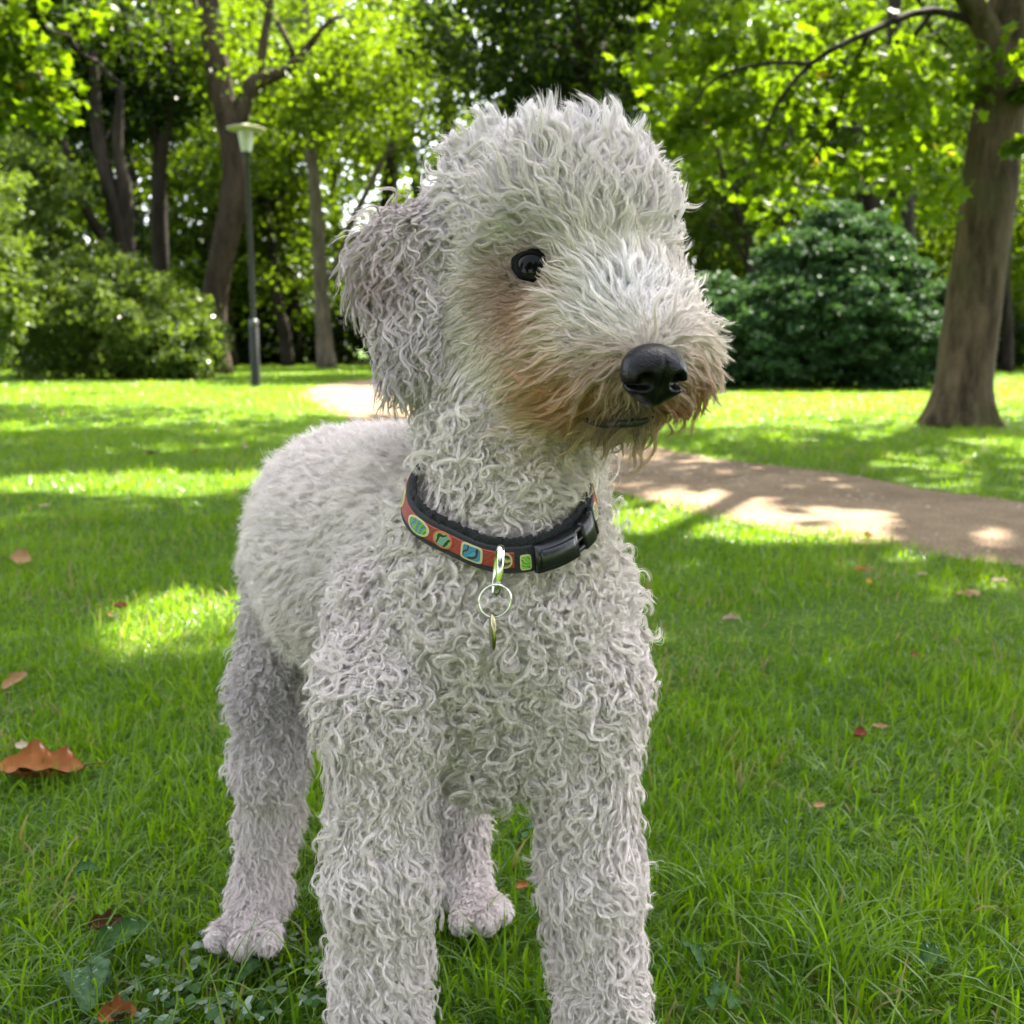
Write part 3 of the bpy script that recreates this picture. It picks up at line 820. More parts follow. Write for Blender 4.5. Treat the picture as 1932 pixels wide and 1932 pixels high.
# region, point a (px, py, depth, radius px), point b, blend, flatten normal, flatten factor
PRIMS = [
    ('chest', (930, 1170, .745, 190), (925, 1385, .755, 108), .045, None, 1),
    ('chest', (738, 1180, .765, 100), (722, 1330, .715, 88), .035, None, 1),
    ('chest', (1078, 1140, .76, 94), (1096, 1290, .735, 90), .035, None, 1),
    ('torso', (880, 1080, .83, 200), (705, 1075, .94, 178), .04, None, 1),
    ('torso', (815, 978, .865, 160), (690, 985, .975, 158), .04, None, 1),
    ('torso', (705, 1075, .94, 178), (638, 988, 1.03, 148), .04, None, 1),
    ('neck', (945, 1080, .76, 165), (975, 800, .745, 132), .04, None, 1),
    ('neck', (958, 985, .735, 148), (962, 930, .733, 146), .03, None, 1),
    ('foreleg', (720, 1330, .712, 88), (716, 1650, .715, 76), .03, None, 1),
    ('foreleg', (716, 1650, .715, 76), (722, 2010, .735, 78), .02, None, 1),
    ('foot', (720, 2060, .735, 84), (724, 2130, .715, 84), .02, None, 1),
    ('foreleg', (1096, 1290, .735, 90), (1114, 1650, .745, 72), .03, None, 1),
    ('foreleg', (1114, 1650, .745, 72), (1142, 1990, .765, 70), .02, None, 1),
    ('foot', (1148, 2030, .765, 76), (1156, 2080, .745, 76), .02, None, 1),
    ('thigh', (568, 1090, 1.01, 88), (513, 1310, .985, 58), .035, None, 1),
    ('thigh', (513, 1310, .985, 58), (508, 1440, .985, 48), .025, None, 1),
    ('hindleg', (508, 1440, .985, 46), (510, 1540, 1.01, 40), .025, None, 1),
    ('hindleg', (508, 1540, 1.01, 42), (490, 1690, 1.005, 40), .02, None, 1),
    ('foot', (486, 1715, 1.0, 42), (470, 1745, .975, 38), .02, None, 1),
    ('foot', (436, 1752, .985, 21), (412, 1770, .96, 20), .006, None, 1),
    ('foot', (468, 1765, .965, 21), (458, 1784, .945, 20), .006, None, 1),
    ('foot', (502, 1762, .965, 21), (506, 1778, .945, 19), .006, None, 1),
    ('thigh', (770, 1120, 1.10, 90), (842, 1360, 1.07, 58), .035, None, 1),
    ('thigh', (842, 1360, 1.07, 58), (855, 1480, 1.065, 46), .025, None, 1),
    ('hindleg', (855, 1480, 1.065, 44), (868, 1560, 1.075, 36), .025, None, 1),
    ('hindleg', (868, 1560, 1.075, 36), (876, 1665, 1.06, 35), .02, None, 1),
    ('foot', (880, 1690, 1.055, 37), (900, 1712, 1.03, 34), .02, None, 1),
    ('foot', (876, 1725, 1.02, 20), (872, 1742, 1.0, 19), .006, None, 1),
    ('foot', (908, 1724, 1.02, 20), (916, 1741, 1.0, 19), .006, None, 1),
    ('foot', (930, 1708, 1.03, 19), (946, 1722, 1.012, 18), .006, None, 1),
    ('tail', (640, 960, 1.16, 45), (600, 1150, 1.25, 20), .03, None, 1),
    # head
    ('skull', (1000, 424, .765, 160), (1066, 418, .715, 136), .03, None, 1),
    ('skull', (1118, 440, .70, 124), (1085, 418, .71, 130), .03, None, 1),
    ('skull', (985, 560, .755, 135), (980, 790, .745, 125), .04, None, 1),
    ('cheek', (975, 600, .725, 112), (1040, 660, .685, 98), .03, None, 1),
    ('muzzle', (1120, 560, .685, 122), (1212, 672, .632, 84), .03, None, 1),
    ('muzzle', (1274, 652, .668, 56), (1232, 600, .68, 70), .025, None, 1),
    ('muzzle', (1168, 722, .65, 62), (1062, 690, .685, 80), .025, None, 1),
    ('muzzle', (1192, 790, .655, 34), (1115, 772, .68, 48), .014, None, 1),
    ('muzzle', (1266, 690, .66, 62), (1196, 620, .67, 78), .025, None, 1),
    ('ear', (748, 500, .748, 86), (790, 682, .724, 70), .010, EAR_N, 2.3),
    ('ear', (750, 498, .750, 74), (872, 412, .758, 54), .015, EAR_N, 1.8),
]


def prim_sdf(p, pr):
    reg, a, b, k, fn, ff = pr
    A, B = at(*a[:3]), at(*b[:3]); ra, rb = a[3] * a[2] / 1937, b[3] * b[2] / 1937
    if fn is not None:
        q = p - A
        p = A + q + ((ff - 1) * (q @ fn))[..., None] * fn
        dq = B - A
        B = B + (ff - 1) * (dq @ fn) * fn
    ba = B - A
    h = np.clip(((p - A) @ ba) / (ba @ ba), 0, 1)
    d = np.linalg.norm(p - A - h[..., None] * ba, axis=-1) - (ra + (rb - ra) * h)
    return d / (1.0 if fn is None else 1.5)


def dog_sdf(p):
    d = None
    for pr in PRIMS:
        e = prim_sdf(p, pr); k = pr[3]
        if d is None: d = e
        else:
            hh = np.maximum(k - np.abs(d - e), 0) / k
            d = np.minimum(d, e) - hh * hh * k * .25
    return d


GH = 0.0065
g0 = np.array([-0.42, 0.48, -0.02]); g1 = np.array([0.30, 1.36, 0.86])
gn = np.ceil((g1 - g0) / GH).astype(int)
gx, gy, gz = [g0[k] + np.arange(gn[k]) * GH for k in range(3)]
FLD = np.empty(gn, np.float32)
for i in range(gn[0]):
    pp = np.stack(np.meshgrid(gx[i:i + 1], gy, gz, indexing='ij'), -1)[0]
    FLD[i] = dog_sdf(pp)
GRAD = [np.gradient(FLD, GH, axis=k) for k in range(3)]


def grid_lookup(A, p):
    q = (p - g0) / GH
    q = np.clip(q, 0.001, np.array(gn) - 1.01)
    i = q.astype(int); f = q - i
    r = 0
    for a in (0, 1):
        for b in (0, 1):
            for c in (0, 1):
                w = (f[:, 0] if a else 1 - f[:, 0]) * (f[:, 1] if b else 1 - f[:, 1]) * (f[:, 2] if c else 1 - f[:, 2])
                r = r + w * A[i[:, 0] + a, i[:, 1] + b, i[:, 2] + c]
    return r


def dog_normal(p):
    return unit(np.stack([grid_lookup(g, p) for g in GRAD], -1))


def hit_dog(px, py, inset=0.0):
    """First point of the dog's skin along the line of sight through a place in the picture."""
    t = np.linspace(.5, 1.4, 3000)[:, None]
    p = C0 + t * (V_D + (px - 966) / 1937 * V_R + (966 - py) / 1937 * V_U)
    d = grid_lookup(FLD, p)
    k = np.argmax(d < inset)
    return p[k] if d[k] < inset else None


skin_v, skin_q = surface_nets(FLD, g0, GH)

def skin_mat():
    m, N, L = mat_new('dog_skin')
    out = N.new('ShaderNodeOutputMaterial'); b = N.new('ShaderNodeBsdfPrincipled'); L.new(b.outputs[0], out.inputs[0])
    a = N.new('ShaderNodeAttribute'); a.attribute_name = 'tint'
    L.new(a.outputs['Color'], b.inputs['Base Color']); b.inputs['Roughness'].default_value = .85
    b.inputs['Specular IOR Level'].default_value = .1
    return m


M_skin = skin_mat()
dog = thing('dog', 'fluffy white curly coated dog standing on the lawn with its head turned aside', 'dog', ground(900, 1800))
body = link('body', mesh_np('body', rel(skin_v, dog), skin_q, M_skin), dog)
# ------------------------------------------------------------------ face parts
def grid_mesh(sd, lo, hi, h):
    lo = np.array(lo, float); hi = np.array(hi, float)
    n = np.ceil((hi - lo) / h).astype(int)
    ax = [lo[k] + np.arange(n[k]) * h for k in range(3)]
    p = np.stack(np.meshgrid(*ax, indexing='ij'), -1)
    return surface_nets(sd(p), lo, h)


def ell(p, c, r):
    q = (p - np.array(c)) / np.array(r)
    l = np.linalg.norm(q, axis=-1)
    return (l - 1) * min(r)


def smin(a, b, k):
    h = np.maximum(k - np.abs(a - b), 0) / k
    return np.minimum(a, b) - h * h * k * .25


def to_world(v, c, X, Y, Z):
    return c + v[:, :1] * X + v[:, 1:2] * Y + v[:, 2:3] * Z


# nose leather: x right, y forward, z up (metres); nostrils and the middle groove are carved in
def nose_sd(p):
    q = p.copy(); q[..., 0] = np.abs(q[..., 0])
    d = ell(q, (0.000, -.004, .0035), (.0165, .0155, .0115))
    d = smin(d, ell(q, (.0098, -.001, -.0035), (.0078, .0115, .0095)), .006)
    d = smin(d, ell(q, (0, -.004, -.0105), (.0085, .010, .0085)), .006)
    nos = ell(q, (.0096, .0096, -.0036), (.0044, .0075, .0046))
    slit = ell(q, (.0150, .0050, -.0062), (.0062, .0085, .0017))
    d = -smin(-d, nos, .0025)
    d = -smin(-d, slit, .0020)
    gro = ell(q, (0, .0130, -.0100), (.0010, .0050, .0120))
    d = -smin(-d, gro, .002)
    return d


def leather():
    m, N, L = mat_new('nose_leather')
    out = N.new('ShaderNodeOutputMaterial'); b = N.new('ShaderNodeBsdfPrincipled'); L.new(b.outputs[0], out.inputs[0])
    b.inputs['Base Color'].default_value = (.0035, .0032, .004, 1); b.inputs['Roughness'].default_value = .30; b.inputs['Specular IOR Level'].default_value = .19
    b.inputs['Coat Weight'].default_value = .0
    tc = N.new('ShaderNodeTexCoord'); v = N.new('ShaderNodeTexVoronoi'); v.inputs['Scale'].default_value = 750
    L.new(tc.outputs['Object'], v.inputs['Vector'])
    bp = N.new('ShaderNodeBump'); bp.inputs['Strength'].default_value = .5; bp.inputs['Distance'].default_value = .0004
    L.new(v.outputs[0], bp.inputs['Height']); L.new(bp.outputs[0], b.inputs['Normal'])
    return m


NOSE_C = at(1237, 703, .588)
nv, nq = grid_mesh(nose_sd, (-.024, -.024, -.024), (.024, .022, .020), .0009)
nf = unit(np.array([0.33, -0.90, -0.12])); nr = unit(np.cross(nf, np.array([0, 0, 1.0]))); nu = np.cross(nr, nf)
nose = link('nose', mesh_np('nose', rel(to_world(nv * np.array([1.08, 1, 1.08]), NOSE_C, nr, nf, nu), dog), nq, leather()), dog)

# eye
EYE_S = hit_dog(1006, 503)
EYE_N = unit(dog_normal(EYE_S[None])[0] + 0.5 * unit(C0 - EYE_S) + np.array([.25, 0, 0.0]))
EYE_C = EYE_S - EYE_N * .0026
er = unit(np.cross(EYE_N, np.array([0, 0, 1.0]))); er = er if er[0] > 0 else -er
eu = np.cross(er, EYE_N); eu = eu if eu[2] > 0 else -eu
er, eu = unit(er * .93 - eu * .36), unit(eu * .93 + er * .36)


def ball(r, seg=24, rings=16, sc=(1, 1, 1), tmax=np.pi - .02):
    a = np.arange(seg) / seg * 2 * np.pi; t = np.linspace(0.02, tmax, rings)
    v = np.stack([np.sin(t)[:, None] * np.cos(a), np.cos(t)[:, None] * np.ones(seg), np.sin(t)[:, None] * np.sin(a)], -1).reshape(-1, 3) * r * np.array(sc)
    i = np.arange(rings - 1)[:, None] * seg; j = np.arange(seg)[None]; jn = (j + 1) % seg
    return v, np.stack([i + j, i + jn, i + seg + jn, i + seg + j], -1).reshape(-1, 4)


m_eye = pbr('eye_pupil', (.002, .002, .002), .03, spec=.11)
m_iris = pbr('eye_iris', (.010, .006, .003), .03, spec=.11)
m_lid = pbr('eyelid_skin', (.0022, .0017, .0016), .7, bump=.5, bump_scale=300, spec=.08)
ev, eq = ball(.0128, sc=(1, .55, 1))
eye = link('eye', mesh_np('eye', rel(to_world(ev, EYE_C, er, EYE_N, eu), dog), eq, m_iris), dog)
pv, pq = ball(.01285, sc=(1, .556, 1), tmax=.55)
link('pupil', mesh_np('pupil', rel(to_world(pv, EYE_C, er, EYE_N, eu), dog), pq, m_eye), eye)
# lids: one dark almond ring of skin, pointed at the outer corner, lying on the eyeball and running out under the coat
nl_ = 40
a = np.arange(nl_) / nl_ * 2 * math.pi
ca_, sa_ = np.cos(a), np.sin(a)
rings_ = []
for f, yo in ((0, .0003), (.12, .0013), (.42, .0016), (.75, .0004), (1, -.0030)):
    hw = np.where(ca_ < 0, .0106, .0102) * (1 - f) + np.where(ca_ < 0, .0190, .0160) * f
    hh = np.where(sa_ > 0, .0068, .0074) * (1 - f) + np.where(sa_ > 0, .0118, .0122) * f
    x = hw * ca_; z = hh * sa_ * np.abs(sa_) ** .25
    base_y = .0128 * .55 * np.sqrt(np.clip(1 - (x / .0128) ** 2 - (z / .0128) ** 2, 0, 1))
    rings_.append(EYE_C + x[:, None] * er + (np.maximum(base_y, .0002) + yo)[:, None] * EYE_N + z[:, None] * eu)
V = np.concatenate(rings_)
jj = np.arange(nl_); jm = (jj + 1) % nl_
F = np.concatenate([np.stack([k * nl_ + jj, k * nl_ + jm, (k + 1) * nl_ + jm, (k + 1) * nl_ + jj], -1) for k in range(4)])
link('eyelid', mesh_np('eyelid', rel(V, dog), F, m_lid), eye)

# dark lip line under the muzzle hair
m_lip = pbr('lip_skin', (.008, .007, .007), .55)
lp = []
for px, py in ((1098, 790), (1125, 797), (1165, 799), (1205, 796), (1232, 786), (1255, 782)):
    h = hit_dog(px, py)
    if h is not None: lp.append(h + unit(C0 - h) * .0062)
LIP = smooth_path(lp, 22)
tv, tf = tube(LIP, .0007 + .0024 * np.sin(np.linspace(.12, math.pi - .12, 22)), 8, .10)
link('lip', mesh_np('lip', rel(tv, dog), tf, m_lip), dog)
# ------------------------------------------------------------------ collar: a thing of its own round the neck
CL, CF, CR = at(823, 866, .735), at(988, 1056, .655), at(1114, 972, .690)


def circle3(a, b, c):
    u = b - a; v = c - a
    n = unit(np.cross(u, v))
    uu, vv, uv = u @ u, v @ v, u @ v
    den = 2 * (uu * vv - uv * uv)
    ce = a + (vv * (uu - uv) / den) * u + (uu * (vv - uv) / den) * v
    return ce, np.linalg.norm(a - ce), n


CC, CRAD, CN = circle3(CL, CF, CR)
if CN[2] < 0: CN = -CN
CX = unit(CF - CC); CY = np.cross(CN, CX)
if (CR - CC) @ CY < 0: CY = -CY              # angle 0 at the front, growing towards the buckle side
BAND = .0178


def crad(a):
    return CRAD * (1 - .13 * np.exp(-((a + .85) / .5) ** 2))


def collar_pt(a, w, out):
    """Point on the collar: angle, position across the band (-.5 bottom .. .5 top), stand-off."""
    a = np.asarray(a, float)[..., None]; w = np.asarray(w, float)[..., None]; out = np.asarray(out, float)[..., None]
    rad = np.cos(a) * CX + np.sin(a) * CY
    wd = unit(CN * .80 - rad * .38 + np.array([0, 0, .42]))
    nm = unit(rad - wd * np.sum(rad * wd, -1, keepdims=True))
    return CC + rad * crad(a) + wd * BAND * w + nm * out


def band(a0, a1, w0, w1, o0, o1, n=40, taper=0.0):
    a = np.linspace(a0, a1, n)
    ring = [(w0, o0), (w0 + .06, o1), (w1 - .06, o1), (w1, o0)]
    V = np.stack([collar_pt(a, np.full(n, w), np.full(n, o)) for w, o in ring], 1).reshape(-1, 3)
    i = np.arange(n - 1)[:, None] * 4; j = np.arange(4)[None]; jn = (j + 1) % 4
    Q = np.stack([i + j, i + 4 + j, i + 4 + jn, i + jn], -1).reshape(-1, 4)
    caps = np.array([[0, 1, 2, 3], [(n - 1) * 4 + 3, (n - 1) * 4 + 2, (n - 1) * 4 + 1, (n - 1) * 4]])
    return V, [np.concatenate([Q, caps])]


m_web = pbr('black_webbing', (.012, .012, .014), .75, bump=.6, bump_scale=900)
m_neo = pbr('black_fleece', (.008, .008, .009), .9, bump=1.0, bump_scale=700)
m_plastic = pbr('black_plastic', (.010, .010, .012), .28, bump=.08, bump_scale=500)
m_steel = pbr('steel', (.62, .60, .55), .16, 1.0)
m_brass = pbr('worn_brass', (.40, .36, .20), .25, 1.0, var=.3, var_scale=200)

collar = thing('dog_collar', 'black dog collar with colourful swirl print and hanging metal ring around the white dog neck', 'dog collar', CC - CN * .03)
K = lambda v: rel(v, collar)
v, f = band(-math.pi, math.pi, -.5, .5, .0, .0022, 130)
strap = link('strap', mesh_np('strap', K(v), f, m_web, False), collar)
v, f = band(-math.pi, math.pi, .30, .78, -.0022, -.0002, 200)
v = v + np.random.default_rng(3).normal(0, .0006, v.shape)
link('fleece_lining', mesh_np('fleece_lining', K(v), f, m_neo), collar)


def print_mat(name, cols, scale, seed):
    """Flat swirl print: warped bands in the print's own inks."""
    m, N, L = mat_new(name)
    out = N.new('ShaderNodeOutputMaterial'); b = N.new('ShaderNodeBsdfPrincipled'); L.new(b.outputs[0], out.inputs[0])
    b.inputs['Roughness'].default_value = .5
    tc = N.new('ShaderNodeTexCoord'); mp = N.new('ShaderNodeMapping'); mp.inputs['Location'].default_value = (seed * 3.1, seed * 1.7, seed)
    L.new(tc.outputs['Object'], mp.inputs['Vector'])
    w = N.new('ShaderNodeTexWave'); w.wave_type = 'RINGS'; w.inputs['Scale'].default_value = scale; w.inputs['Distortion'].default_value = 7
    w.inputs['Detail'].default_value = 1.5; w.inputs['Detail Scale'].default_value = 1.2
    L.new(mp.outputs[0], w.inputs['Vector'])
    r = N.new('ShaderNodeValToRGB'); r.color_ramp.interpolation = 'CONSTANT'
    el = r.color_ramp.elements
    while len(el) < len(cols): el.new(.5)
    for k, c in enumerate(cols):
        el[k].position = k / len(cols); el[k].color = (*c, 1)
    L.new(w.outputs[0], r.inputs[0]); L.new(r.outputs[0], b.inputs['Base Color'])
    return m


RED, GRN, BLU, YEL, BLK, TEAL, PUR, ORG = (.30, .012, .014), (.10, .36, .03), (.03, .17, .30), (.42, .38, .14), (.01, .01, .012), (.10, .24, .22), (.10, .08, .32), (.30, .10, .03)
m_red = print_mat('print_red', [RED, (.12, .006, .010), RED, BLK, (.26, .02, .015), RED, ORG, (.2, .012, .014)], 150, 1)
prints = [print_mat('print_yellow_black', [YEL, BLK, (.28, .26, .10), BLK], 120, 2), print_mat('print_purple_green', [PUR, TEAL, GRN, BLK, GRN], 90, 5),
          print_mat('print_teal', [TEAL, (.16, .25, .20), GRN, BLK], 80, 3), print_mat('print_blue', [BLU, (.02, .10, .2), (.05, .24, .36), BLK], 100, 4),
          print_mat('print_green', [GRN, YEL, BLK, GRN], 90, 7)]
# printed red ribbon down the middle of the strap, then one ornament after another along it
v, f = band(-2.6, -.10, -.30, .34, .0018, .0028, 70)
link('printed_ribbon', mesh_np('printed_ribbon', K(v), f, m_red, False), collar)
v, f = band(.98, 2.4, -.30, .34, .0018, .0028, 40)
link('printed_ribbon', mesh_np('printed_ribbon', K(v), f, m_red, False), collar)


def ornament(a0, a1, w0, w1, mat, rim, rounded=True):
    n = 26; t = np.arange(n) / n * 2 * np.pi
    e = .9 if rounded else .35
    x = np.sign(np.cos(t)) * np.abs(np.cos(t)) ** e; y = np.sign(np.sin(t)) * np.abs(np.sin(t)) ** e
    a = (a0 + a1) / 2 + x * (a1 - a0) / 2; w = (w0 + w1) / 2 + y * (w1 - w0) / 2
    A = (a0 + a1) / 2; Wm = (w0 + w1) / 2
    top = collar_pt(a, w, np.full(n, .0033)); low = collar_pt(a, w, np.full(n, .0020))
    mid = collar_pt(A + (a - A) * .82, Wm + (w - Wm) * .82, np.full(n, .0034))
    c = collar_pt(np.array([A]), np.array([Wm]), np.array([.0034]))
    j = np.arange(n); jn = (j + 1) % n
    rv = np.concatenate([low, top, mid]); rf = np.concatenate([np.stack([j, jn, n + jn, n + j], -1), np.stack([n + j, n + jn, 2 * n + jn, 2 * n + j], -1)])
    o = link('print_ornament', mesh_np('print_ornament', K(np.concatenate([mid, c])), np.stack([j, jn, np.full(n, n)], -1), mat, False), collar)
    link('print_outline', mesh_np('print_outline', K(rv), rf, rim, False), o)


m_rim = pbr('print_outline_yellow', (.45, .40, .20), .5)
m_rim2 = pbr('print_outline_orange', (.45, .12, .04), .5)
for a0, a1, k, rim, rd in ((-2.35, -2.1, 2, m_rim, True), (-1.96, -1.68, 0, m_rim, True), (-1.46, -1.12, 1, m_rim, True), (-1.06, -.80, 2, m_rim2, True), (-.68, -.42, 3, m_rim, False),
                           (-.30, -.12, 0, m_rim, True), (1.02, 1.2, 0, m_rim, True), (1.3, 1.5, 4, m_rim2, False)):
    ornament(a0, a1, -.28, .32, prints[k], rim, rd)
ornament(-.045, .065, -.36, .20, prints[4], m_rim, False)

# side release buckle: socket, three prongs of the clip, slider
v, f = band(.10, .56, -.56, .52, .0010, .0075, 16)
buckle = link('buckle', mesh_np('buckle', K(v), f, m_plastic), collar)
v, f = band(.14, .51, -.40, .36, .0070, .0090, 12)
link('buckle_face', mesh_np('buckle_face', K(v), f, m_plastic), buckle)
for w0, w1 in ((-.50, -.24), (-.10, .10), (.24, .50)):
    v, f = band(.55, .68, w0, w1, .0018, .0062, 6)
    link('buckle_prong', mesh_np('buckle_prong', K(v), f, m_plastic), buckle)
v, f = band(.67, .84, -.55, .55, .0010, .0072, 8)
link('buckle_clip', mesh_np('buckle_clip', K(v), f, m_plastic), buckle)
for a_ in (.87, .93):
    v, f = band(a_, a_ + .03, -.58, .58, .0010, .0058, 4)
    link('slider_bar', mesh_np('slider_bar', K(v), f, m_plastic), buckle)


def ring_mesh(c, X, Z, rx, rz, r, n=40, sides=8, flat=1.0):
    t = np.arange(n) / n * 2 * np.pi; Yv = np.cross(X, Z)
    s = np.arange(sides) / sides * 2 * np.pi
    rad = np.cos(t)[:, None] * X * rx + np.sin(t)[:, None] * Z * rz
    u = unit(rad)
    V = c + rad[:, None] + r * (np.cos(s)[None, :, None] * u[:, None] + flat * np.sin(s)[None, :, None] * Yv)
    i = np.arange(n)[:, None]; j = np.arange(sides)[None]; i2 = (i + 1) % n; j2 = (j + 1) % sides
    return V.reshape(-1, 3), np.stack([i * sides + j, i2 * sides + j, i2 * sides + j2, i * sides + j2], -1).reshape(-1, 4)


VW = unit(C0 - CF)                                  # the ring hangs turned: D ring seen nearly edge on
side = unit(np.array([1.0, 0, 0.1])); upv = np.array([0, .12, 1.0]); upv = unit(upv)
edge_x = unit(side * .16 + VW * .98)
D0 = at(940, 1078, .634)
v, f = ring_mesh(D0, edge_x, unit(upv + side * .10), .0075, .0152, .0014, flat=1.7)
link('d_ring', mesh_np('d_ring', K(v), f, m_steel), collar)
R0 = at(934, 1134, .626)
v, f = ring_mesh(R0, unit(side + VW * .1), upv, .0101, .0101, .00062)
v2, f2 = ring_mesh(R0 + VW * .001, unit(side + VW * .1), upv, .0099, .0099, .00055)
link('split_ring', mesh_np('split_ring', K(np.concatenate([v, v2])), np.concatenate([f, f2 + len(v)]), m_steel), collar)
T0 = at(929, 1192, .624)
n = 24; t = np.arange(n) / n * 2 * np.pi
tx = unit(side * .22 + VW * .97); tz = unit(upv - side * .03); ty = np.cross(tx, tz)
rim_ = np.cos(t)[:, None] * tx * .0075 + np.sin(t)[:, None] * tz * .0118
V = np.concatenate([T0 + rim_ + ty * .0008, T0 + rim_ - ty * .0008, [T0 + ty * .0011], [T0 - ty * .0011]])
j = np.arange(n); jn = (j + 1) % n
link('tag', mesh_np('tag', K(V), [np.stack([j, jn, n + jn, n + j], -1), np.concatenate([np.stack([jn, j, np.full(n, 2 * n)], -1), np.stack([n + j, n + jn, np.full(n, 2 * n + 1)], -1)])], m_brass), collar)
# ------------------------------------------------------------------ fur: curly locks of many strands
def fur_mat():
    m, N, L = mat_new('fur')
    out = N.new('ShaderNodeOutputMaterial'); a = N.new('ShaderNodeAttribute'); a.attribute_name = 'tint'
    d = N.new('ShaderNodeBsdfDiffuse'); t = N.new('ShaderNodeBsdfTranslucent'); g = N.new('ShaderNodeBsdfGlossy')
    g.inputs['Roughness'].default_value = .42; g.inputs['Color'].default_value = (.9, .88, .86, 1)
    L.new(a.outputs['Color'], d.inputs[0]); L.new(a.outputs['Color'], t.inputs[0])
    x = N.new('ShaderNodeMixShader'); x.inputs[0].default_value = .18
    L.new(d.outputs[0], x.inputs[1]); L.new(t.outputs[0], x.inputs[2])
    y = N.new('ShaderNodeMixShader'); y.inputs[0].default_value = .07
    L.new(x.outputs[0], y.inputs[1]); L.new(g.outputs[0], y.inputs[2]); L.new(y.outputs[0], out.inputs[0])
    return m


M_fur = fur_mat()
#           len   var  lift0 lift1 curl turns jitter R(mm) n  spacing(mm) clump coh
FURP = {
    'chest': (0.0277, .28, 45, -12, 94, 0.95, .07, 2.48, 24, 3.68, .80, .30),
    'torso': (0.0180, .30, 56, 10, 62, 0.9, .20, 2.16, 13, 2.97, .62, .3),
    'neck': (0.0268, .28, 43, -10, 84, 1.0, .08, 2.40, 22, 3.60, .80, .40),
    'foreleg': (0.0241, .25, 44, -12, 56, 1.2, .08, 2.32, 21, 3.44, .80, .40),
    'foot':    (.010, .25, 50, 0, 50, 0.9, .14, 2.0, 14, 3.2, .7, .3),
    'thigh': (0.0206, .30, 48, 0, 72, 1.0, .10, 2.08, 15, 3.12, .74, .35),
    'hindleg': (0.0197, .30, 48, 0, 56, 1.1, .10, 2.08, 15, 3.12, .76, .35),
    'tail':    (.025, .3, 50, 5, 60, 1.0, .2, 2.5, 8, 4.5, .6, .3),
    'skull': (0.0342, .25, 40, 4, 46, 1.2, .06, 3.24, 30, 4.50, .90, .65),
    'top':     (.027, .22, 64, 26, 46, 0.8, .06, 7.2, 110, 8.2, .93, .4),
    'cheek': (0.0209, .25, 20, 0, 20, 0.8, .10, 2.34, 17, 3.33, .70, .65),
    'muzzle': (0.0247, .28, 30, -2, 24, 0.8, .10, 2.61, 24, 3.69, .76, .65),
    'ear': (0.0304, .22, 34, 0, 48, 1.5, .06, 2.56, 24, 3.76, .84, .72),
}
REGS = list(FURP)
PT = np.array([FURP[r] for r in REGS])

# anchors on the skin (world points) for the direction and the colour of the coat
q_bridge = at(1222, 672, .598)
q_fore = at(1150, 600, .60)
def skin(px, py):
    h = hit_dog(px, py)
    return h if h is not None else at(px, py, .7)
A_under = skin(985, 590); A_under2 = skin(955, 535); A_lipl = skin(1060, 740); A_lipl2 = skin(1120, 745); A_nosel = skin(1165, 690)
A_lipr = skin(1268, 742); A_mouth = skin(1200, 762); A_mouth2 = skin(1150, 782); A_ear = skin(715, 500); A_ear2 = skin(775, 640)
A_crown = at(1050, 270, .715); A_thigh = skin(520, 1330); A_foot1 = skin(462, 1740); A_foot2 = skin(895, 1715); A_throat = skin(1010, 900)
A_bridge = skin(1185, 575); A_jaw = skin(1060, 800); A_chin = skin(1150, 810)
PATHS_OK = True


def gw(p, c, r):
    return np.exp(-np.sum((p - c) ** 2, -1) / (2 * r * r))


def skin_roots(n, rng, dens):
    q = skin_q
    tri = np.concatenate([q[:, [0, 1, 2]], q[:, [0, 2, 3]]])
    a, b, c = skin_v[tri[:, 0]], skin_v[tri[:, 1]], skin_v[tri[:, 2]]
    ar = .5 * np.linalg.norm(np.cross(b - a, c - a), axis=1)
    cen = (a + b + c) / 3
    w = ar * dens(cen)
    if n is None:
        n = int(w.sum())
    k = rng.choice(len(tri), n, p=w / w.sum())
    u, v = rng.random(n), rng.random(n)
    fl = u + v > 1; u[fl] = 1 - u[fl]; v[fl] = 1 - v[fl]
    return a[k] + u[:, None] * (b[k] - a[k]) + v[:, None] * (c[k] - a[k])


def region_weights(p):
    W = np.zeros((len(p), len(REGS)))
    ds = np.stack([prim_sdf(p, pr) for pr in PRIMS], -1)
    dm = ds.min(1, keepdims=True)
    e = np.exp(-(ds - dm) / .0055)
    for k, pr in enumerate(PRIMS):
        W[:, REGS.index(pr[0])] += e[:, k]
    W /= W.sum(1, keepdims=True)
    # the topknot: upper part of the skull
    s = REGS.index('skull'); t = REGS.index('top')
    hgt = (p - at(1050, 385, .72)) @ unit(np.array([.08, -.10, 1.0]))
    x = np.clip((hgt - .012) / .026, 0, 1); x = x * x * (3 - 2 * x)
    W[:, t] = W[:, s] * x; W[:, s] *= 1 - x
    return W


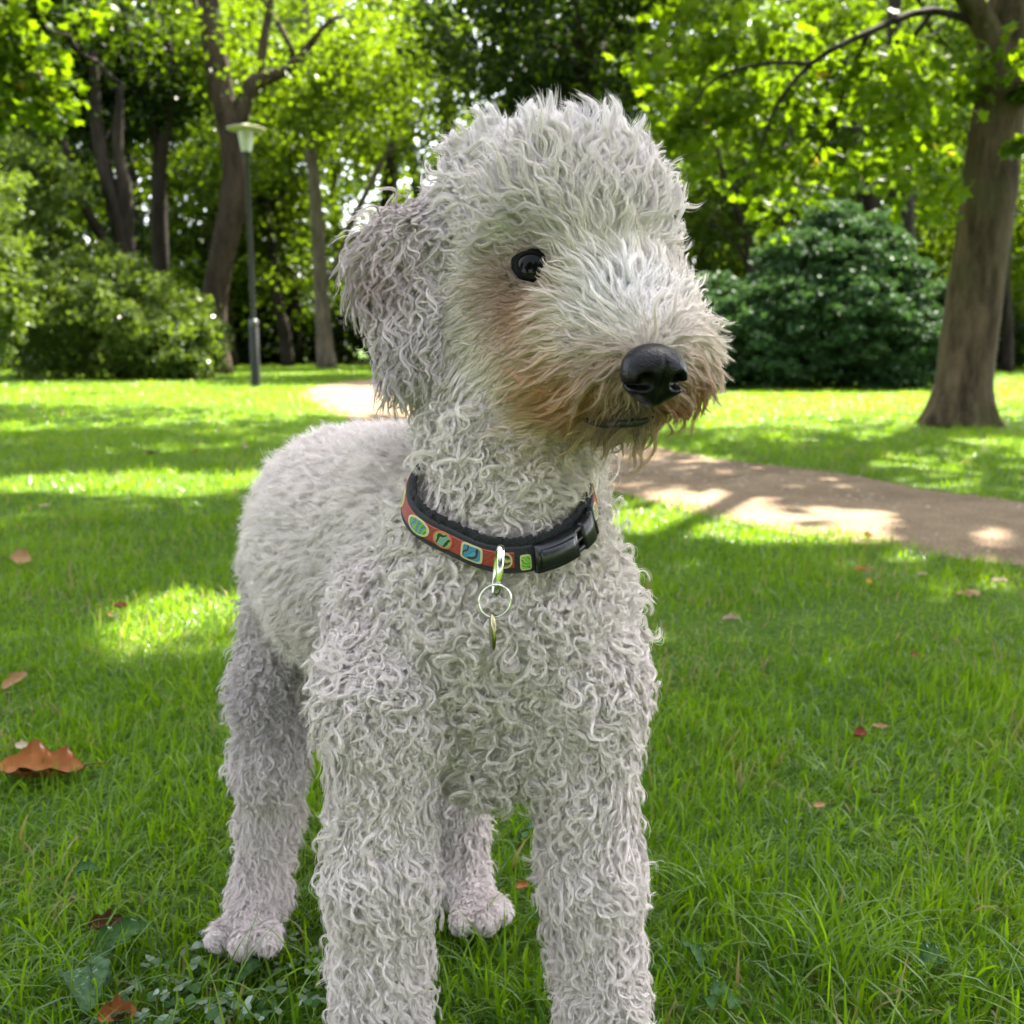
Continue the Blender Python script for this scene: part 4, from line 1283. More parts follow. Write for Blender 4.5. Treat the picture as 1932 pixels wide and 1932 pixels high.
def comb(p, n, W, rng):
    R = lambda r: W[:, REGS.index(r)][:, None]
    dn = np.broadcast_to(DOWN, p.shape)
    out_ = unit(p - np.array([-.01, .75, 0]) * [1, 1, 0] - p * [0, 0, 1])
    leg = dn * 1.0 + n * 0
    t = R('chest') * (dn + .25 * vnoise(p, 60, 11)[:, None] * np.array([1.0, 0, 0])) + R('torso') * (BACK * .9 + DOWN * .55)
    t = t + R('neck') * (dn + .35 * BACK) + (R('foreleg') + R('hindleg')) * dn + R('thigh') * (dn + .3 * BACK) + R('tail') * dn
    t = t + R('foot') * (dn * .6 + HEAD_F * .5) + R('skull') * unit(p - q_fore) + R('top') * (unit(p - q_fore) + .3 * vnoise(p, 50, 5)[:, None] * V_R)
    t = t + R('cheek') * (unit(p - q_bridge) + DOWN * .55) + R('muzzle') * (unit(p - q_bridge) * 1.0 + DOWN * .22)
    t = t + R('ear') * (unit(at(788, 760, .745) - at(745, 430, .76)) + np.array([-.12, 0, 0]))
    t = t - n * np.sum(t * n, -1, keepdims=True)
    return unit(t)


def coat_colour(p, n, W, rng, m):
    R = lambda r: W[:, REGS.index(r)]
    c = np.tile(np.array([.92, .81, .772]), (len(p), 1))
    def mix(col, w):
        nonlocal c
        c = c * (1 - np.clip(w, 0, 1)[:, None]) + np.array(col) * np.clip(w, 0, 1)[:, None]
    mix((.94, .86, .845), R('top') * .8)
    mix((.93, .812, .812), R('skull') * .8)
    mix((.66, .56, .57), R('ear') * .65)
    mix((.40, .25, .26), gw(p, A_ear, .020) * .75 * R('ear')); mix((.36, .28, .28), gw(p, A_ear2, .016) * .4 * R('ear'))
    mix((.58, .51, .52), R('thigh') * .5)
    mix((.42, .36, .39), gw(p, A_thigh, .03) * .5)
    mix((.76, .62, .60), np.maximum(gw(p, A_foot1, .035), gw(p, A_foot2, .03)) * .32)
    mix((.80, .71, .62), R('neck') * .45)
    mix((.84, .74, .62), R('muzzle') * .5 + R('cheek') * .35)
    mix((.60, .50, .34), gw(p, A_jaw, .022) * .7); mix((.56, .44, .28), gw(p, A_chin, .018) * .6)
    mix((.40, .19, .085), gw(p, A_under, .020) * .93); mix((.28, .15, .08), gw(p, A_under2, .017) * .92)
    mix((.10, .055, .035), gw(p, EYE_S, .0160) * .93)
    mix((.50, .21, .065), np.maximum(gw(p, A_lipl, .024), gw(p, A_lipl2, .021)) * .94)
    mix((.36, .19, .09), gw(p, A_nosel, .013) * .85)
    mix((.40, .13, .045), np.maximum(gw(p, A_lipr, .022), gw(p, A_lipr + [.012, .01, 0], .018)) * .96)
    mix((.045, .035, .035), np.maximum(gw(p, A_mouth, .0110), gw(p, A_mouth2, .0085)) * .93)
    mix((.06, .05, .055), gw(p, NOSE_C, .0185) ** 1.5 * .9)
    lipd = np.min(np.linalg.norm(p[:, None] - LIP[None, ::4], axis=-1), 1)
    mix((.07, .045, .04), np.exp(-(lipd / .0045) ** 2) * .85)
    mix((.92, .87, .87), gw(p, A_bridge, .020) * .8)
    v = 1 + .10 * vnoise(p, 90, 21) + rng.normal(0, .11, len(p))
    v = np.minimum(v, .93 / c.max(1))
    return np.clip(c * v[:, None], .008, .93)


FUR_PARTS = {'body_fur': ['chest', 'torso', 'neck', 'tail'], 'leg_fur': ['foreleg', 'foot', 'thigh', 'hindleg'],
             'head_fur': ['skull', 'top', 'cheek', 'muzzle'], 'ear_fur': ['ear']}
FUR_OF = np.zeros(len(REGS), int)
for k, (nm, rs) in enumerate(FUR_PARTS.items()):
    for r in rs: FUR_OF[REGS.index(r)] = k


def facing(p, n):
    return np.sum(n * unit(C0 - p), -1)


def cull(P, mouth=True):
    """Strands that would stand in front of the eye, the nose or the collar are left out."""
    N, Kp, _ = P.shape
    bad = np.zeros(N, bool)
    s = slice(2, None)
    Q = P[:, s]
    # eye: a cone round its axis
    d = Q - EYE_C; ax = d @ EYE_N; rr = np.linalg.norm(d - ax[..., None] * EYE_N, axis=-1)
    lx = d @ er; lz = d @ eu
    open_ = ((lx + .0010) / .0160) ** 2 + (lz / .0108) ** 2
    bad |= np.any((ax > .002) & (open_ < 1.0 + ax * 10) & (lx < .0066), 1)
    # nose leather
    d = Q - NOSE_C; l = np.stack([d @ nr, d @ nf, d @ nu], -1)
    bad |= np.any((np.abs(l[..., 0]) < .0165) & (np.abs(l[..., 2] + .001) < .0145) & (l[..., 1] > .001), 1)
    # collar band
    d = P - CC; h = d @ CN; rad = d - h[..., None] * CN; rl = np.linalg.norm(rad, axis=-1)
    u = rad / np.maximum(rl, 1e-6)[..., None]
    wd = unit(CN * .80 - u * .38 + np.array([0, 0, .42]))
    c0 = CC + u * crad(np.arctan2(u @ CY, u @ CX))[..., None]
    e = P - c0; w = np.sum(e * wd, -1) / BAND
    nm = unit(u - wd * np.sum(u * wd, -1, keepdims=True)); o = np.sum(e * nm, -1)
    hit = (w > -.60) & (w < .52) & (o > -.0030) & (o < .03)
    rr_ = np.modf(np.abs(np.sin(P[:, 0] @ np.array([913., 731., 887.])) * 4375.5))[0]
    bad |= np.any(hit & (w < .25), 1) & (rr_ < .985)
    bad |= np.any(hit, 1) & (rr_ < .80)
    # ring and tag hang in front
    for c, r in ((R0, .0125), (T0, .010), (D0, .011)):
        d = Q - c; ax = d @ VW; rr = np.linalg.norm(d - ax[..., None] * VW, axis=-1)
        bad |= np.any((ax > -.002) & (rr < r), 1)
    # the mouth line shows between the hairs
    vl = Q - C0
    for q in (LIP if mouth else []):
        a_ = unit(q - C0); dist = np.linalg.norm(q - C0)
        t_ = vl @ a_; off = np.linalg.norm(vl - t_[..., None] * a_, axis=-1)
        bad |= np.any((off < .0030) & (t_ < dist + .004), 1) & (np.sin(P[:, 0] @ np.array([9100., 7300., 8800.])) < .975)
    bad |= np.any(P[..., 2] < .004, 1)
    return bad


def grow(seed, scale=1.0):
    rng = np.random.default_rng(seed)
    def dens(c):
        W = region_weights(c)
        sp = W @ PT[:, 9] * 1e-3
        n = dog_normal(c)
        f = facing(c, n)
        return scale / sp ** 2 * np.clip(.42 + 1.6 * (f + .35), .38, 1)
    p = skin_roots(None, rng, dens)
    n = dog_normal(p)
    keep = np.linalg.norm(p - EYE_S, axis=1) > .0115
    dl = p - NOSE_C
    keep &= ~((np.abs(dl @ nr) < .0135) & (np.abs(dl @ nu) < .013) & (dl @ nf > -.022))
    p, n = p[keep], n[keep]
    W = region_weights(p)
    pr = W @ PT
    dom = FUR_OF[np.argmax(W, 1)]
    N = len(p)
    t = comb(p, n, W, rng)
    sw = np.radians(30) * vnoise(p, 70, 31) + np.radians(10) * rng.normal(size=N)
    chesty = W[:, REGS.index('chest')] + .5 * W[:, REGS.index('neck')]
    sw = sw + chesty * np.radians(24) * rng.normal(size=N)
    b = np.cross(n, t)
    t = np.cos(sw)[:, None] * t + np.sin(sw)[:, None] * b
    b = np.cross(n, t)
    near = np.clip(np.linalg.norm(p - EYE_S, axis=1) / .030, .36, 1)
    near *= np.clip(np.linalg.norm(p - NOSE_C, axis=1) / .034, .42, 1)
    under = gw(p, A_under, .018)
    near *= 1 - .4 * under
    ks = np.clip(np.exp(rng.normal(-.04, .28, N)), .55, 1.4)
    L = pr[:, 0] * ks ** .4 * np.clip(1 + pr[:, 1] * rng.normal(size=N) * .8, .45, 1.7) * near * (1 + .12 * np.maximum(gw(p, A_lipr, .018), np.maximum(gw(p, A_lipl2, .018), gw(p, A_chin, .016))))
    hs = np.clip(p[:, 2] / .04, .35, 1); L *= hs
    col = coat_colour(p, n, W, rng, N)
    coh = pr[:, 11]
    phase = coh * (vnoise(p, 55, 41) * 5 + (p @ np.array([30., 0, 0])) ) + (1 - coh) * rng.uniform(0, 6.283, N)
    hand = np.where(vnoise(p, 45, 51) + rng.normal(0, .35, N) * (1 - coh) < 0, 1., -1.)
    curl = np.radians(pr[:, 4]) * np.clip(rng.normal(1, .25, N), .3, 1.7)
    turns = pr[:, 5] * np.clip(rng.normal(1, .2, N), .5, 1.6)
    lift0 = np.radians(pr[:, 2] + rng.normal(0, 9, N)); lift1 = np.radians(pr[:, 3] + rng.normal(0, 9, N))
    m_each = np.maximum(4, (pr[:, 8] * ks * rng.uniform(.8, 1.2, N))).astype(int)
    m_each = np.where(facing(p, n) < -.25, np.maximum(4, m_each // 2), m_each)
    Kp = 10
    s = np.linspace(0, 1, Kp)[None]

    def trace(root, n, t, b, L, ph, cu, tu, l0, l1, hd):
        th = l0[:, None] * (1 - s) + l1[:, None] * s + .30 * cu[:, None] * np.cos(2 * np.pi * tu[:, None] * s + ph[:, None] * 1.7) * np.minimum(1, s * 2)
        ps = hd[:, None] * cu[:, None] * np.sin(2 * np.pi * tu[:, None] * s + ph[:, None]) * np.minimum(1, .35 + s * 1.3)
        d = (np.cos(th) * np.cos(ps))[..., None] * t[:, None] + (np.cos(th) * np.sin(ps))[..., None] * b[:, None] + np.sin(th)[..., None] * n[:, None]
        step = d * (L / (Kp - 1))[:, None, None]
        P = np.cumsum(step, 1) - step[:, :1]
        return root[:, None] + P, d

    # lock centre lines
    PC, DC = trace(p, n, t, b, L, phase, curl, turns, lift0, lift1, hand)
    I = np.repeat(np.arange(N), m_each); M = len(I)
    jit = pr[I, 6]
    rnd = lambda k=1.0: rng.normal(0, 1, M) * k
    R_ = pr[I, 7] * ks[I] * 1e-3
    au = rng.uniform(0, 6.283, M); ru = np.sqrt(rng.random(M))
    ox, oy = ru * np.cos(au) * R_, ru * np.sin(au) * R_
    root = p[I] + ox[:, None] * b[I] + oy[:, None] * t[I]
    PS, _ = trace(root, n[I], t[I], b[I], L[I] * np.clip(1 + jit * rnd() * 1.1, .5, 1.4), phase[I] + jit * rnd() * 2.4, curl[I] * (1 + jit * rnd() * 1.5),
                  turns[I] * (1 + jit * rnd() * .6), lift0[I] + jit * rnd() * .8, lift1[I] + jit * rnd() * .8, hand[I])
    lat = unit(np.cross(DC, n[:, None]) + 1e-6)
    wprof = (1 - .86 * np.linspace(0, 1, Kp) ** 2.6)
    target = PC[I] + (ox / R_ * .5 * R_)[:, None, None] * (lat[I] * wprof[None, :, None]) * 1.15 + (oy * .45)[:, None, None] * wprof[None, :, None] * n[I][:, None]
    loose = (rng.random(M) < .22)
    cl = pr[I, 10] * np.clip(1 + rnd(.12), .3, 1.06); cl = np.where(loose, cl * .3, cl)
    cw = cl[:, None] * np.minimum(1, s * 1.8 + .0) ** .8
    P = PS * (1 - cw[..., None]) + target * cw[..., None]
    # keep strands off the skin
    fl = P.reshape(-1, 3)
    d = grid_lookup(FLD, fl)
    lim = .0012 + .0035 * np.tile(np.linspace(0, 1, Kp) ** .5, M)
    push = np.maximum(lim - d, 0)
    idx = np.nonzero(push > 0)[0]
    fl[idx] += dog_normal(fl[idx]) * np.minimum(push[idx], .02)[:, None]
    P = fl.reshape(M, Kp, 3)
    ok = ~cull(P, True)
    colS = col[I] * np.minimum(1 + rng.normal(-.02, .15, M), .94 / col[I].max(1))[:, None]
    colS = np.maximum(colS, .006)
    rad0 = .000108 * np.clip(rng.normal(1, .25, M), .5, 1.6)
    return P[ok], colS[ok], rad0[ok], dom[I][ok]


def undercoat(seed, spacing):
    rng = np.random.default_rng(seed)
    def dens(c):
        f = facing(c, dog_normal(c))
        return 1 / spacing ** 2 * np.clip(.3 + 1.6 * (f + .35), .25, 1)
    p = skin_roots(None, rng, dens)
    n = dog_normal(p)
    keep = np.linalg.norm(p - EYE_S, axis=1) > .012
    p, n = p[keep], n[keep]
    W = region_weights(p); N = len(p)
    t = comb(p, n, W, rng); b = np.cross(n, t)
    a = rng.normal(0, .7, N); t = np.cos(a)[:, None] * t + np.sin(a)[:, None] * b
    near = np.clip(np.linalg.norm(p - EYE_S, axis=1) / .035, .3, 1) * np.clip(np.linalg.norm(p - NOSE_C, axis=1) / .034, .35, 1)
    L = np.clip(rng.normal(.0100, .0025, N), .005, .016) * near * np.clip(p[:, 2] / .04, .35, 1)
    th0 = np.radians(rng.normal(60, 14, N)); th1 = np.radians(rng.normal(0, 20, N))
    Kp = 5; s = np.linspace(0, 1, Kp)[None]
    th = th0[:, None] * (1 - s) + th1[:, None] * s
    d = np.cos(th)[..., None] * t[:, None] + np.sin(th)[..., None] * n[:, None]
    st = d * (L / (Kp - 1))[:, None, None]
    P = p[:, None] + np.cumsum(st, 1) - st[:, :1]
    ok = ~cull(P, False)
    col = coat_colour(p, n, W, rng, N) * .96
    return P[ok], col[ok], np.full(ok.sum(), .00018), FUR_OF[np.argmax(W, 1)][ok]


def curves(name, P, col, rad, mat, parent):
    M, Kp, _ = P.shape
    hc = bpy.data.hair_curves.new(name)
    hc.add_curves([Kp] * M)
    hc.attributes['position'].data.foreach_set('vector', (P - np.array(parent.location)).astype(np.float32).ravel())
    ra = hc.attributes.get('radius') or hc.attributes.new('radius', 'FLOAT', 'POINT')
    prof = np.clip(1.0 - .82 * np.linspace(0, 1, Kp) ** 2.2, .1, 1)
    ra.data.foreach_set('value', (rad[:, None] * prof[None]).astype(np.float32).ravel())
    ca = hc.attributes.new('tint', 'FLOAT_COLOR', 'CURVE')
    ca.data.foreach_set('color', np.concatenate([col, np.ones((M, 1))], 1).astype(np.float32).ravel())
    hc.materials.append(mat)
    o = link(name, hc, parent)
    o['kind'] = 'stuff'
    return o


# the skin under the coat has the coat's own markings
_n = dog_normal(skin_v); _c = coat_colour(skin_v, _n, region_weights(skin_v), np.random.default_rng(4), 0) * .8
_a = body.data.attributes.new('tint', 'FLOAT_COLOR', 'POINT')
_a.data.foreach_set('color', np.concatenate([_c, np.ones((len(_c), 1))], 1).astype(np.float32).ravel())
FP = grow(5)
FU = undercoat(6, .0017)
n_str = 0
for k, nm in enumerate(FUR_PARTS):
    for lay, nn in ((FP, nm), (FU, nm.replace('_fur', '_undercoat'))):
        s_ = lay[3] == k
        if s_.any():
            curves(nn, lay[0][s_], lay[1][s_], lay[2][s_], M_fur, dog)
            n_str += s_.sum()
print('strands', n_str)
# ------------------------------------------------------------------ grass blades
M_grass = leaf_mat('grass_blade', (.026, .088, .006), (.150, .245, .012), (.26, .46, .003), .032, .53, (.26, .20, .08))


def blades(n_per_m2, y0, y1, hgt, wid, segs, seed, margin=.35, keep=None, lean=1.1):
    rng = np.random.default_rng(seed)
    hw = lambda y: .53 * y + margin
    A = (y1 - y0) * (hw(y0) + hw(y1))
    n = int(A * n_per_m2)
    y = np.sqrt(y0 ** 2 + rng.random(n) * (y1 ** 2 - y0 ** 2)) if y0 > .5 else y0 + (y1 - y0) * rng.random(n)
    x = (rng.random(n) * 2 - 1) * hw(y)
    ok = path_dist(x, y) > .01 - .05 * rng.random(n)
    if keep is not None: ok &= keep(x, y, rng)
    pxy = np.stack([x, y], -1)
    bare = np.clip(vnoise(pxy, 5.5, 25) * 1.3 - .35, 0, .75) * (y < 4)
    ok &= rng.random(len(x)) > bare
    x, y = x[ok], y[ok]; n = len(x); pxy = pxy[ok]
    patch = vnoise(pxy, 7, 5)
    clump = vnoise(pxy, 40, 6)
    h = hgt * np.clip(rng.normal(1, .32, n), .35, 2.0) * (1 + .22 * patch)
    w = wid * np.clip(rng.normal(1, .3, n), .4, 2)
    az = 2.4 * vnoise(pxy, 16, 8) + rng.normal(0, 1.5, n)
    dirx = np.stack([np.cos(az), np.sin(az), np.zeros(n)], -1)
    side = np.stack([-np.sin(az), np.cos(az), np.zeros(n)], -1)
    tw = rng.normal(0, .9, n)
    side = side * np.cos(tw)[:, None] + dirx * np.sin(tw)[:, None]
    ln = lean * np.abs(rng.normal(.62, .45, n)) * (1 + .5 * vnoise(pxy, 11, 17))
    root = np.stack([x, y, np.full(n, -.002)], -1)
    V = []
    for k in range(segs + 1):
        s = k / segs
        a = ln * (.35 + 1.15 * s)                      # bends over towards its tip
        reach = np.sin(np.minimum(a, 1.9)) * s; up = np.cos(np.minimum(a, 1.75)) * s
        c = root + (h * reach)[:, None] * dirx + np.array([0, 0, 1.0]) * np.maximum(h * up, .002 * s)[:, None]
        ww = (w * (1 - s ** 1.6) * .5)[:, None]
        if k < segs: V += [c - side * ww, c + side * ww]
        else: V += [c]
    V = np.stack(V, 1); m = V.shape[1]
    b = np.arange(n)[:, None] * m
    F4 = [b + np.array([[2 * k, 2 * k + 1, 2 * k + 3, 2 * k + 2]]) for k in range(segs - 1)]
    F3 = b + np.array([[2 * segs - 2, 2 * segs - 1, 2 * segs]])
    F = ([np.concatenate(F4)] if F4 else []) + [F3]
    tone = np.clip(.38 + .22 * patch + .15 * clump + rng.normal(0, .32, n), 0, .93)
    straw = rng.random(n) < np.clip(.045 + .10 * vnoise(pxy, 9, 15) + (.25 * np.clip(vnoise(pxy, 5.5, 25), 0, 1) if lean > 1.2 else 0), .004, .5)
    tone = np.where(straw, 1.0, tone)
    return V.reshape(-1, 3), F, np.concatenate([tone] * (segs))


def grass(name, layers, mat=M_grass):
    Vs, F3, F4, t3, t4, off = [], [], [], [], [], 0
    for V, F, t in layers:
        nb = len(F[-1])
        for f in F:
            if f.shape[1] == 3: F3.append(f + off); t3.append(t[:nb])
            else: F4.append(f + off); t4.append(np.concatenate([t[:nb]] * (len(f) // nb)))
        off += len(V); Vs.append(V)
    fs, ts = [], []
    if F4: fs.append(np.concatenate(F4)); ts.append(np.concatenate(t4))
    fs.append(np.concatenate(F3)); ts.append(np.concatenate(t3))
    me = mesh_np(name, np.concatenate(Vs), fs, mat, True, {'tone': np.concatenate(ts)})
    print(name, 'tris', 2 * sum(map(len, F4)) + sum(map(len, F3)))
    return tag(link(name, me), kind='stuff')


grass('grass', [blades(23000, .40, 1.0, .038, .0032, 4, 1, .55), blades(20000, 1.0, 1.8, .035, .0031, 3, 2, .6), blades(13000, 1.8, 3.4, .032, .0032, 2, 3, .8),
                blades(5200, 3.4, 7.0, .034, .0050, 1, 4, 1.2), blades(1500, 7.0, 14.0, .036, .010, 1, 5, 2.0), blades(300, 14, 30, .04, .022, 1, 6, 2.0)])
# short thatch between the blades near the camera
grass('grass_thatch', [blades(16000, .40, 2.2, .020, .0022, 2, 11, .3, lean=1.7)])
# ------------------------------------------------------------------ fallen leaves, broad leaved weeds
def fallen_mat(name, a, b):
    m = leaf_mat(name, a, b, tuple(c * .6 for c in b), .08, .2)
    return m


FM = {'orange brown': fallen_mat('fallen_orange_brown', (.26, .085, .022), (.42, .17, .06)), 'tan': fallen_mat('fallen_tan', (.30, .17, .075), (.42, .26, .13)),
      'pale beige': fallen_mat('fallen_pale', (.40, .30, .20), (.50, .40, .28)), 'dark brown': fallen_mat('fallen_dark', (.07, .032, .018), (.13, .06, .03)),
      'reddish': fallen_mat('fallen_reddish', (.20, .05, .03), (.26, .08, .04)), 'yellow': fallen_mat('fallen_yellow', (.45, .30, .02), (.6, .42, .04))}


def leaf_grid(lx, ly, curl_x, curl_y, seed, nu=14, nv=9, wavy=.12, thick=.0006):
    """A dry leaf: pointed oval sheet with thickness, curled along and across, wavy at its edge."""
    rng = np.random.default_rng(seed)
    u = np.linspace(-1, 1, nu)[:, None]; v = np.linspace(-1, 1, nv)[None]
    wid = (1 - np.abs(u) ** 2.2) ** .75 * (1 + .12 * np.sin(u * 9 + seed)) + .015
    x = u * lx / 2 + 0 * v; y = v * wid * ly / 2
    z = curl_x * lx * (u ** 2) + curl_y * ly * (v * wid) ** 2 + wavy * ly * np.sin(u * 6 + seed) * v * .5 - .03 * ly * (1 - np.abs(v)) + .03 * ly * np.sin(11 * u + 5 * v + seed)
    P = np.stack([x + 0 * y, y, z], -1).reshape(-1, 3)
    i = np.arange(nu - 1)[:, None] * nv; j = np.arange(nv - 1)[None]
    Q = np.stack([i + j, i + nv + j, i + nv + j + 1, i + j + 1], -1).reshape(-1, 4)
    low = P - np.array([0, 0, thick])
    edge = np.concatenate([np.arange(nv), np.arange(1, nu) * nv + nv - 1, (nu - 1) * nv + np.arange(nv - 1)[::-1], np.arange(1, nu - 1)[::-1] * nv])
    en = np.roll(edge, -1); k = len(P)
    S = np.stack([edge, edge + k, en + k, en], -1)
    return np.concatenate([P, low]), np.concatenate([Q, Q[:, ::-1] + k, S]), np.linspace(0, 1, 1)


def fallen(px, py, w_px, asp, kind, label, rot=0.0, tilt=(0, 0), curl=(.2, .5), lift=.018, seed=0, stem=True, wavy=.12):
    c = ground(px, py, lift)
    sc = np.linalg.norm(c - C0) / 1937
    l = w_px * sc
    V, F, _ = leaf_grid(l, l * asp, curl[0], curl[1], seed, wavy=wavy)
    rng = np.random.default_rng(seed)
    Rm = np.array(Matrix.Rotation(rot, 3, 'Z') @ Matrix.Rotation(tilt[0], 3, 'X') @ Matrix.Rotation(tilt[1], 3, 'Y'))
    t = thing('fallen_leaf', label, 'leaf', c, 'fallen leaves on the lawn')
    ff = np.arange(len(F)); tone = np.clip(.5 + .22 * np.sin(ff * .785 + 1) * np.sin(ff * .11) + rng.normal(0, .14, len(F)), 0, .9)
    link('blade', mesh_np('blade', V @ Rm.T, F, FM[kind], True, {'tone': tone}), t)
    if stem:
        s = smooth_path([(l * .49, 0, curl[0] * l), (l * .6, .03 * l, curl[0] * l * 1.1), (l * .72, .05 * l, curl[0] * l)], 6)
        v, f = tube(s, np.linspace(.012 * l, .008 * l, 6), 6)
        link('stem', mesh_np('stem', v @ Rm.T, f, FM['dark brown'], True, {'tone': np.full(sum(map(len, f)), .5)}), t)


fallen(74, 1462, 148, .42, 'orange brown', 'large curled orange brown leaf lying in the grass at the left edge', .12, (.28, .05), (.12, .60), .010, 3, wavy=.08)
fallen(38, 1055, 38, .75, 'tan', 'light brown leaf lying upright in the grass left of the dog', .8, (.9, .2), (.1, .4), .02, 4)
fallen(228, 1146, 30, .5, 'reddish', 'small reddish leaf on the sunlit grass beside the dog back', -.3, (.3, 0), (.2, .5), .02, 5)
fallen(207, 1162, 24, .4, 'tan', 'narrow tan leaf standing next to the small reddish leaf', 1.2, (.8, .5), (.1, .5), .02, 6)
fallen(29, 1285, 46, .45, 'tan', 'speckled tan leaf tilted in the grass above the large orange leaf', .9, (.6, -.6), (.1, .5), .022, 7)
fallen(41, 1408, 20, .9, 'pale beige', 'tiny pale beige leaf just above the large orange leaf', .3, (.5, 0), (.2, .3), .02, 8)
fallen(1828, 1112, 46, .40, 'tan', 'golden tan leaf on the grass below the path at the right', .1, (.25, 0), (-.15, -.4), .022, 9)
fallen(1884, 1096, 32, .4, 'pale beige', 'pale leaf behind the golden tan leaf near the path', .0, (.2, 0), (.1, .3), .02, 10)
fallen(1637, 1012, 20, .7, 'orange brown', 'small orange brown leaf at the edge of the path', .4, (.4, 0), (.2, .4), .015, 11)
fallen(1626, 1076, 26, .5, 'orange brown', 'flat brown leaf in the shaded grass below the path', -.1, (.3, 0), (.15, .4), .02, 12)
fallen(1740, 1084, 20, .4, 'pale beige', 'small pale leaf between the brown leaf and the golden leaf', .2, (.2, 0), (.15, .4), .02, 13)
fallen(1378, 1170, 32, .4, 'pale beige', 'crumpled pale beige leaf in the grass right of the dog chest', .1, (.5, 0), (.2, .8), .022, 14)
fallen(1618, 1388, 40, .45, 'reddish', 'brown twisted leaf in the middle of the right lawn', .6, (.6, .2), (.2, .8), .022, 15)
fallen(1725, 1236, 14, .8, 'reddish', 'tiny red brown leaf in the shaded right lawn', .2, (.7, 0), (.1, .4), .02, 16)
fallen(1545, 1520, 24, .5, 'tan', 'small tan leaf tucked in the grass right of the front leg', .3, (.5, 0), (.1, .4), .022, 17)
fallen(1660, 1372, 26, .4, 'tan', 'light tan leaf scrap lying next to the brown twisted leaf', -.3, (.4, 0), (.2, .4), .022, 26)
fallen(985, 1672, 26, .5, 'orange brown', 'small orange leaf between the dog legs', .4, (.5, 0), (.1, .5), .022, 18)
fallen(198, 1748, 60, .5, 'dark brown', 'dark brown dry leaf under the broad green weed', .5, (.5, .2), (.2, .6), .018, 19)
fallen(222, 1918, 60, .6, 'orange brown', 'brown curled leaf at the bottom edge left of the front leg', .3, (.6, 0), (.2, .8), .018, 20)
fallen(285, 856, 20, .4, 'dark brown', 'dark little leaf on the far left lawn', .1, (.2, 0), (.1, .4), .02, 21)
fallen(463, 845, 11, .8, 'pale beige', 'pale speck of a leaf on the far lawn left of the dog rump', .1, (.5, 0), (.1, .4), .02, 22)
fallen(368, 853, 12, .6, 'reddish', 'small red brown leaf on the far lawn between two sunny strips', .1, (.4, 0), (.1, .4), .02, 23)
fallen(1640, 1098, 12, .9, 'yellow', 'tiny yellow leaf in the shaded grass near the path', .1, (.6, 0), (.1, .4), .025, 24)
fallen(84, 955, 18, .4, 'pale beige', 'thin pale leaf in the left lawn below the sunny strip', .2, (.2, 0), (.1, .4), .02, 25)

M_weed = leaf_mat('weed_leaf', (.030, .090, .016), (.060, .140, .030), (.08, .20, .02), .10, .35)
M_weed2 = leaf_mat('weed_leaf_grey', (.055, .125, .045), (.095, .175, .075), (.08, .17, .03), .10, .3)


def weed(label, leaves, mat=None, name='weed'):
    """leaves: (px, py, length px, aspect, heading, pitch)"""
    c = ground(leaves[0][0], leaves[0][1], 0)
    t = thing(name, label, 'weed', c)
    for k, (px, py, lp_, asp, rot, pit) in enumerate(leaves):
        g = ground(px, py, .022); sc = np.linalg.norm(g - C0) / 1937; l = lp_ * sc
        V, F, _ = leaf_grid(l, l * asp, -.10, .35, 60 + k, 14, 7, .05, .0004)
        Rm = np.array(Matrix.Rotation(rot, 3, 'Z') @ Matrix.Rotation(pit, 3, 'Y') @ Matrix.Rotation(.25, 3, 'X'))
        V = V @ Rm.T + (g - c)
        tone = np.clip(.5 + .4 * np.sin(np.arange(len(F)) * .7), 0, .9)
        link('weed_leaf', mesh_np('weed_leaf', V, F, mat or M_weed, True, {'tone': tone}), t)


weed('pointed broad green weed leaf in the grass left of the hind paw', [(222, 1775, 120, .40, .75, -.25), (160, 1640, 40, .6, .2, -.2)])
weed('rounded grey green dandelion leaf low at the bottom left', [(150, 1858, 105, .62, 2.3, -.2), (185, 1838, 100, .34, 2.0, -.3), (232, 1905, 40, .9, .4, 0)], M_weed2)
weed('lobed weed leaves in front of the hind paw', [(505, 1800, 80, .5, .5, -.15), (470, 1830, 70, .3, .9, -.2), (385, 1768, 50, .35, 2.4, -.2)])
weed('round clover leaves at the bottom right of the front leg', [(1360, 1868, 40, .8, .4, 0), (1335, 1890, 36, .8, 2.0, 0), (1385, 1890, 36, .8, 1.0, 0), (1308, 1798, 56, .55, 2.2, -.5)])
weed('single rounded green weed leaf low on the right', [(1762, 1810, 48, .9, .2, -.2), (1915, 1828, 40, .5, 0, -.1)])
weed('pale clover leaves in the grass behind the chest', [(1005, 1560, 22, .9, .2, 0), (1020, 1580, 20, .9, 1.2, 0), (985, 1575, 20, .9, 2.1, 0), (1012, 1545, 18, .8, .7, .1)], M_weed2)


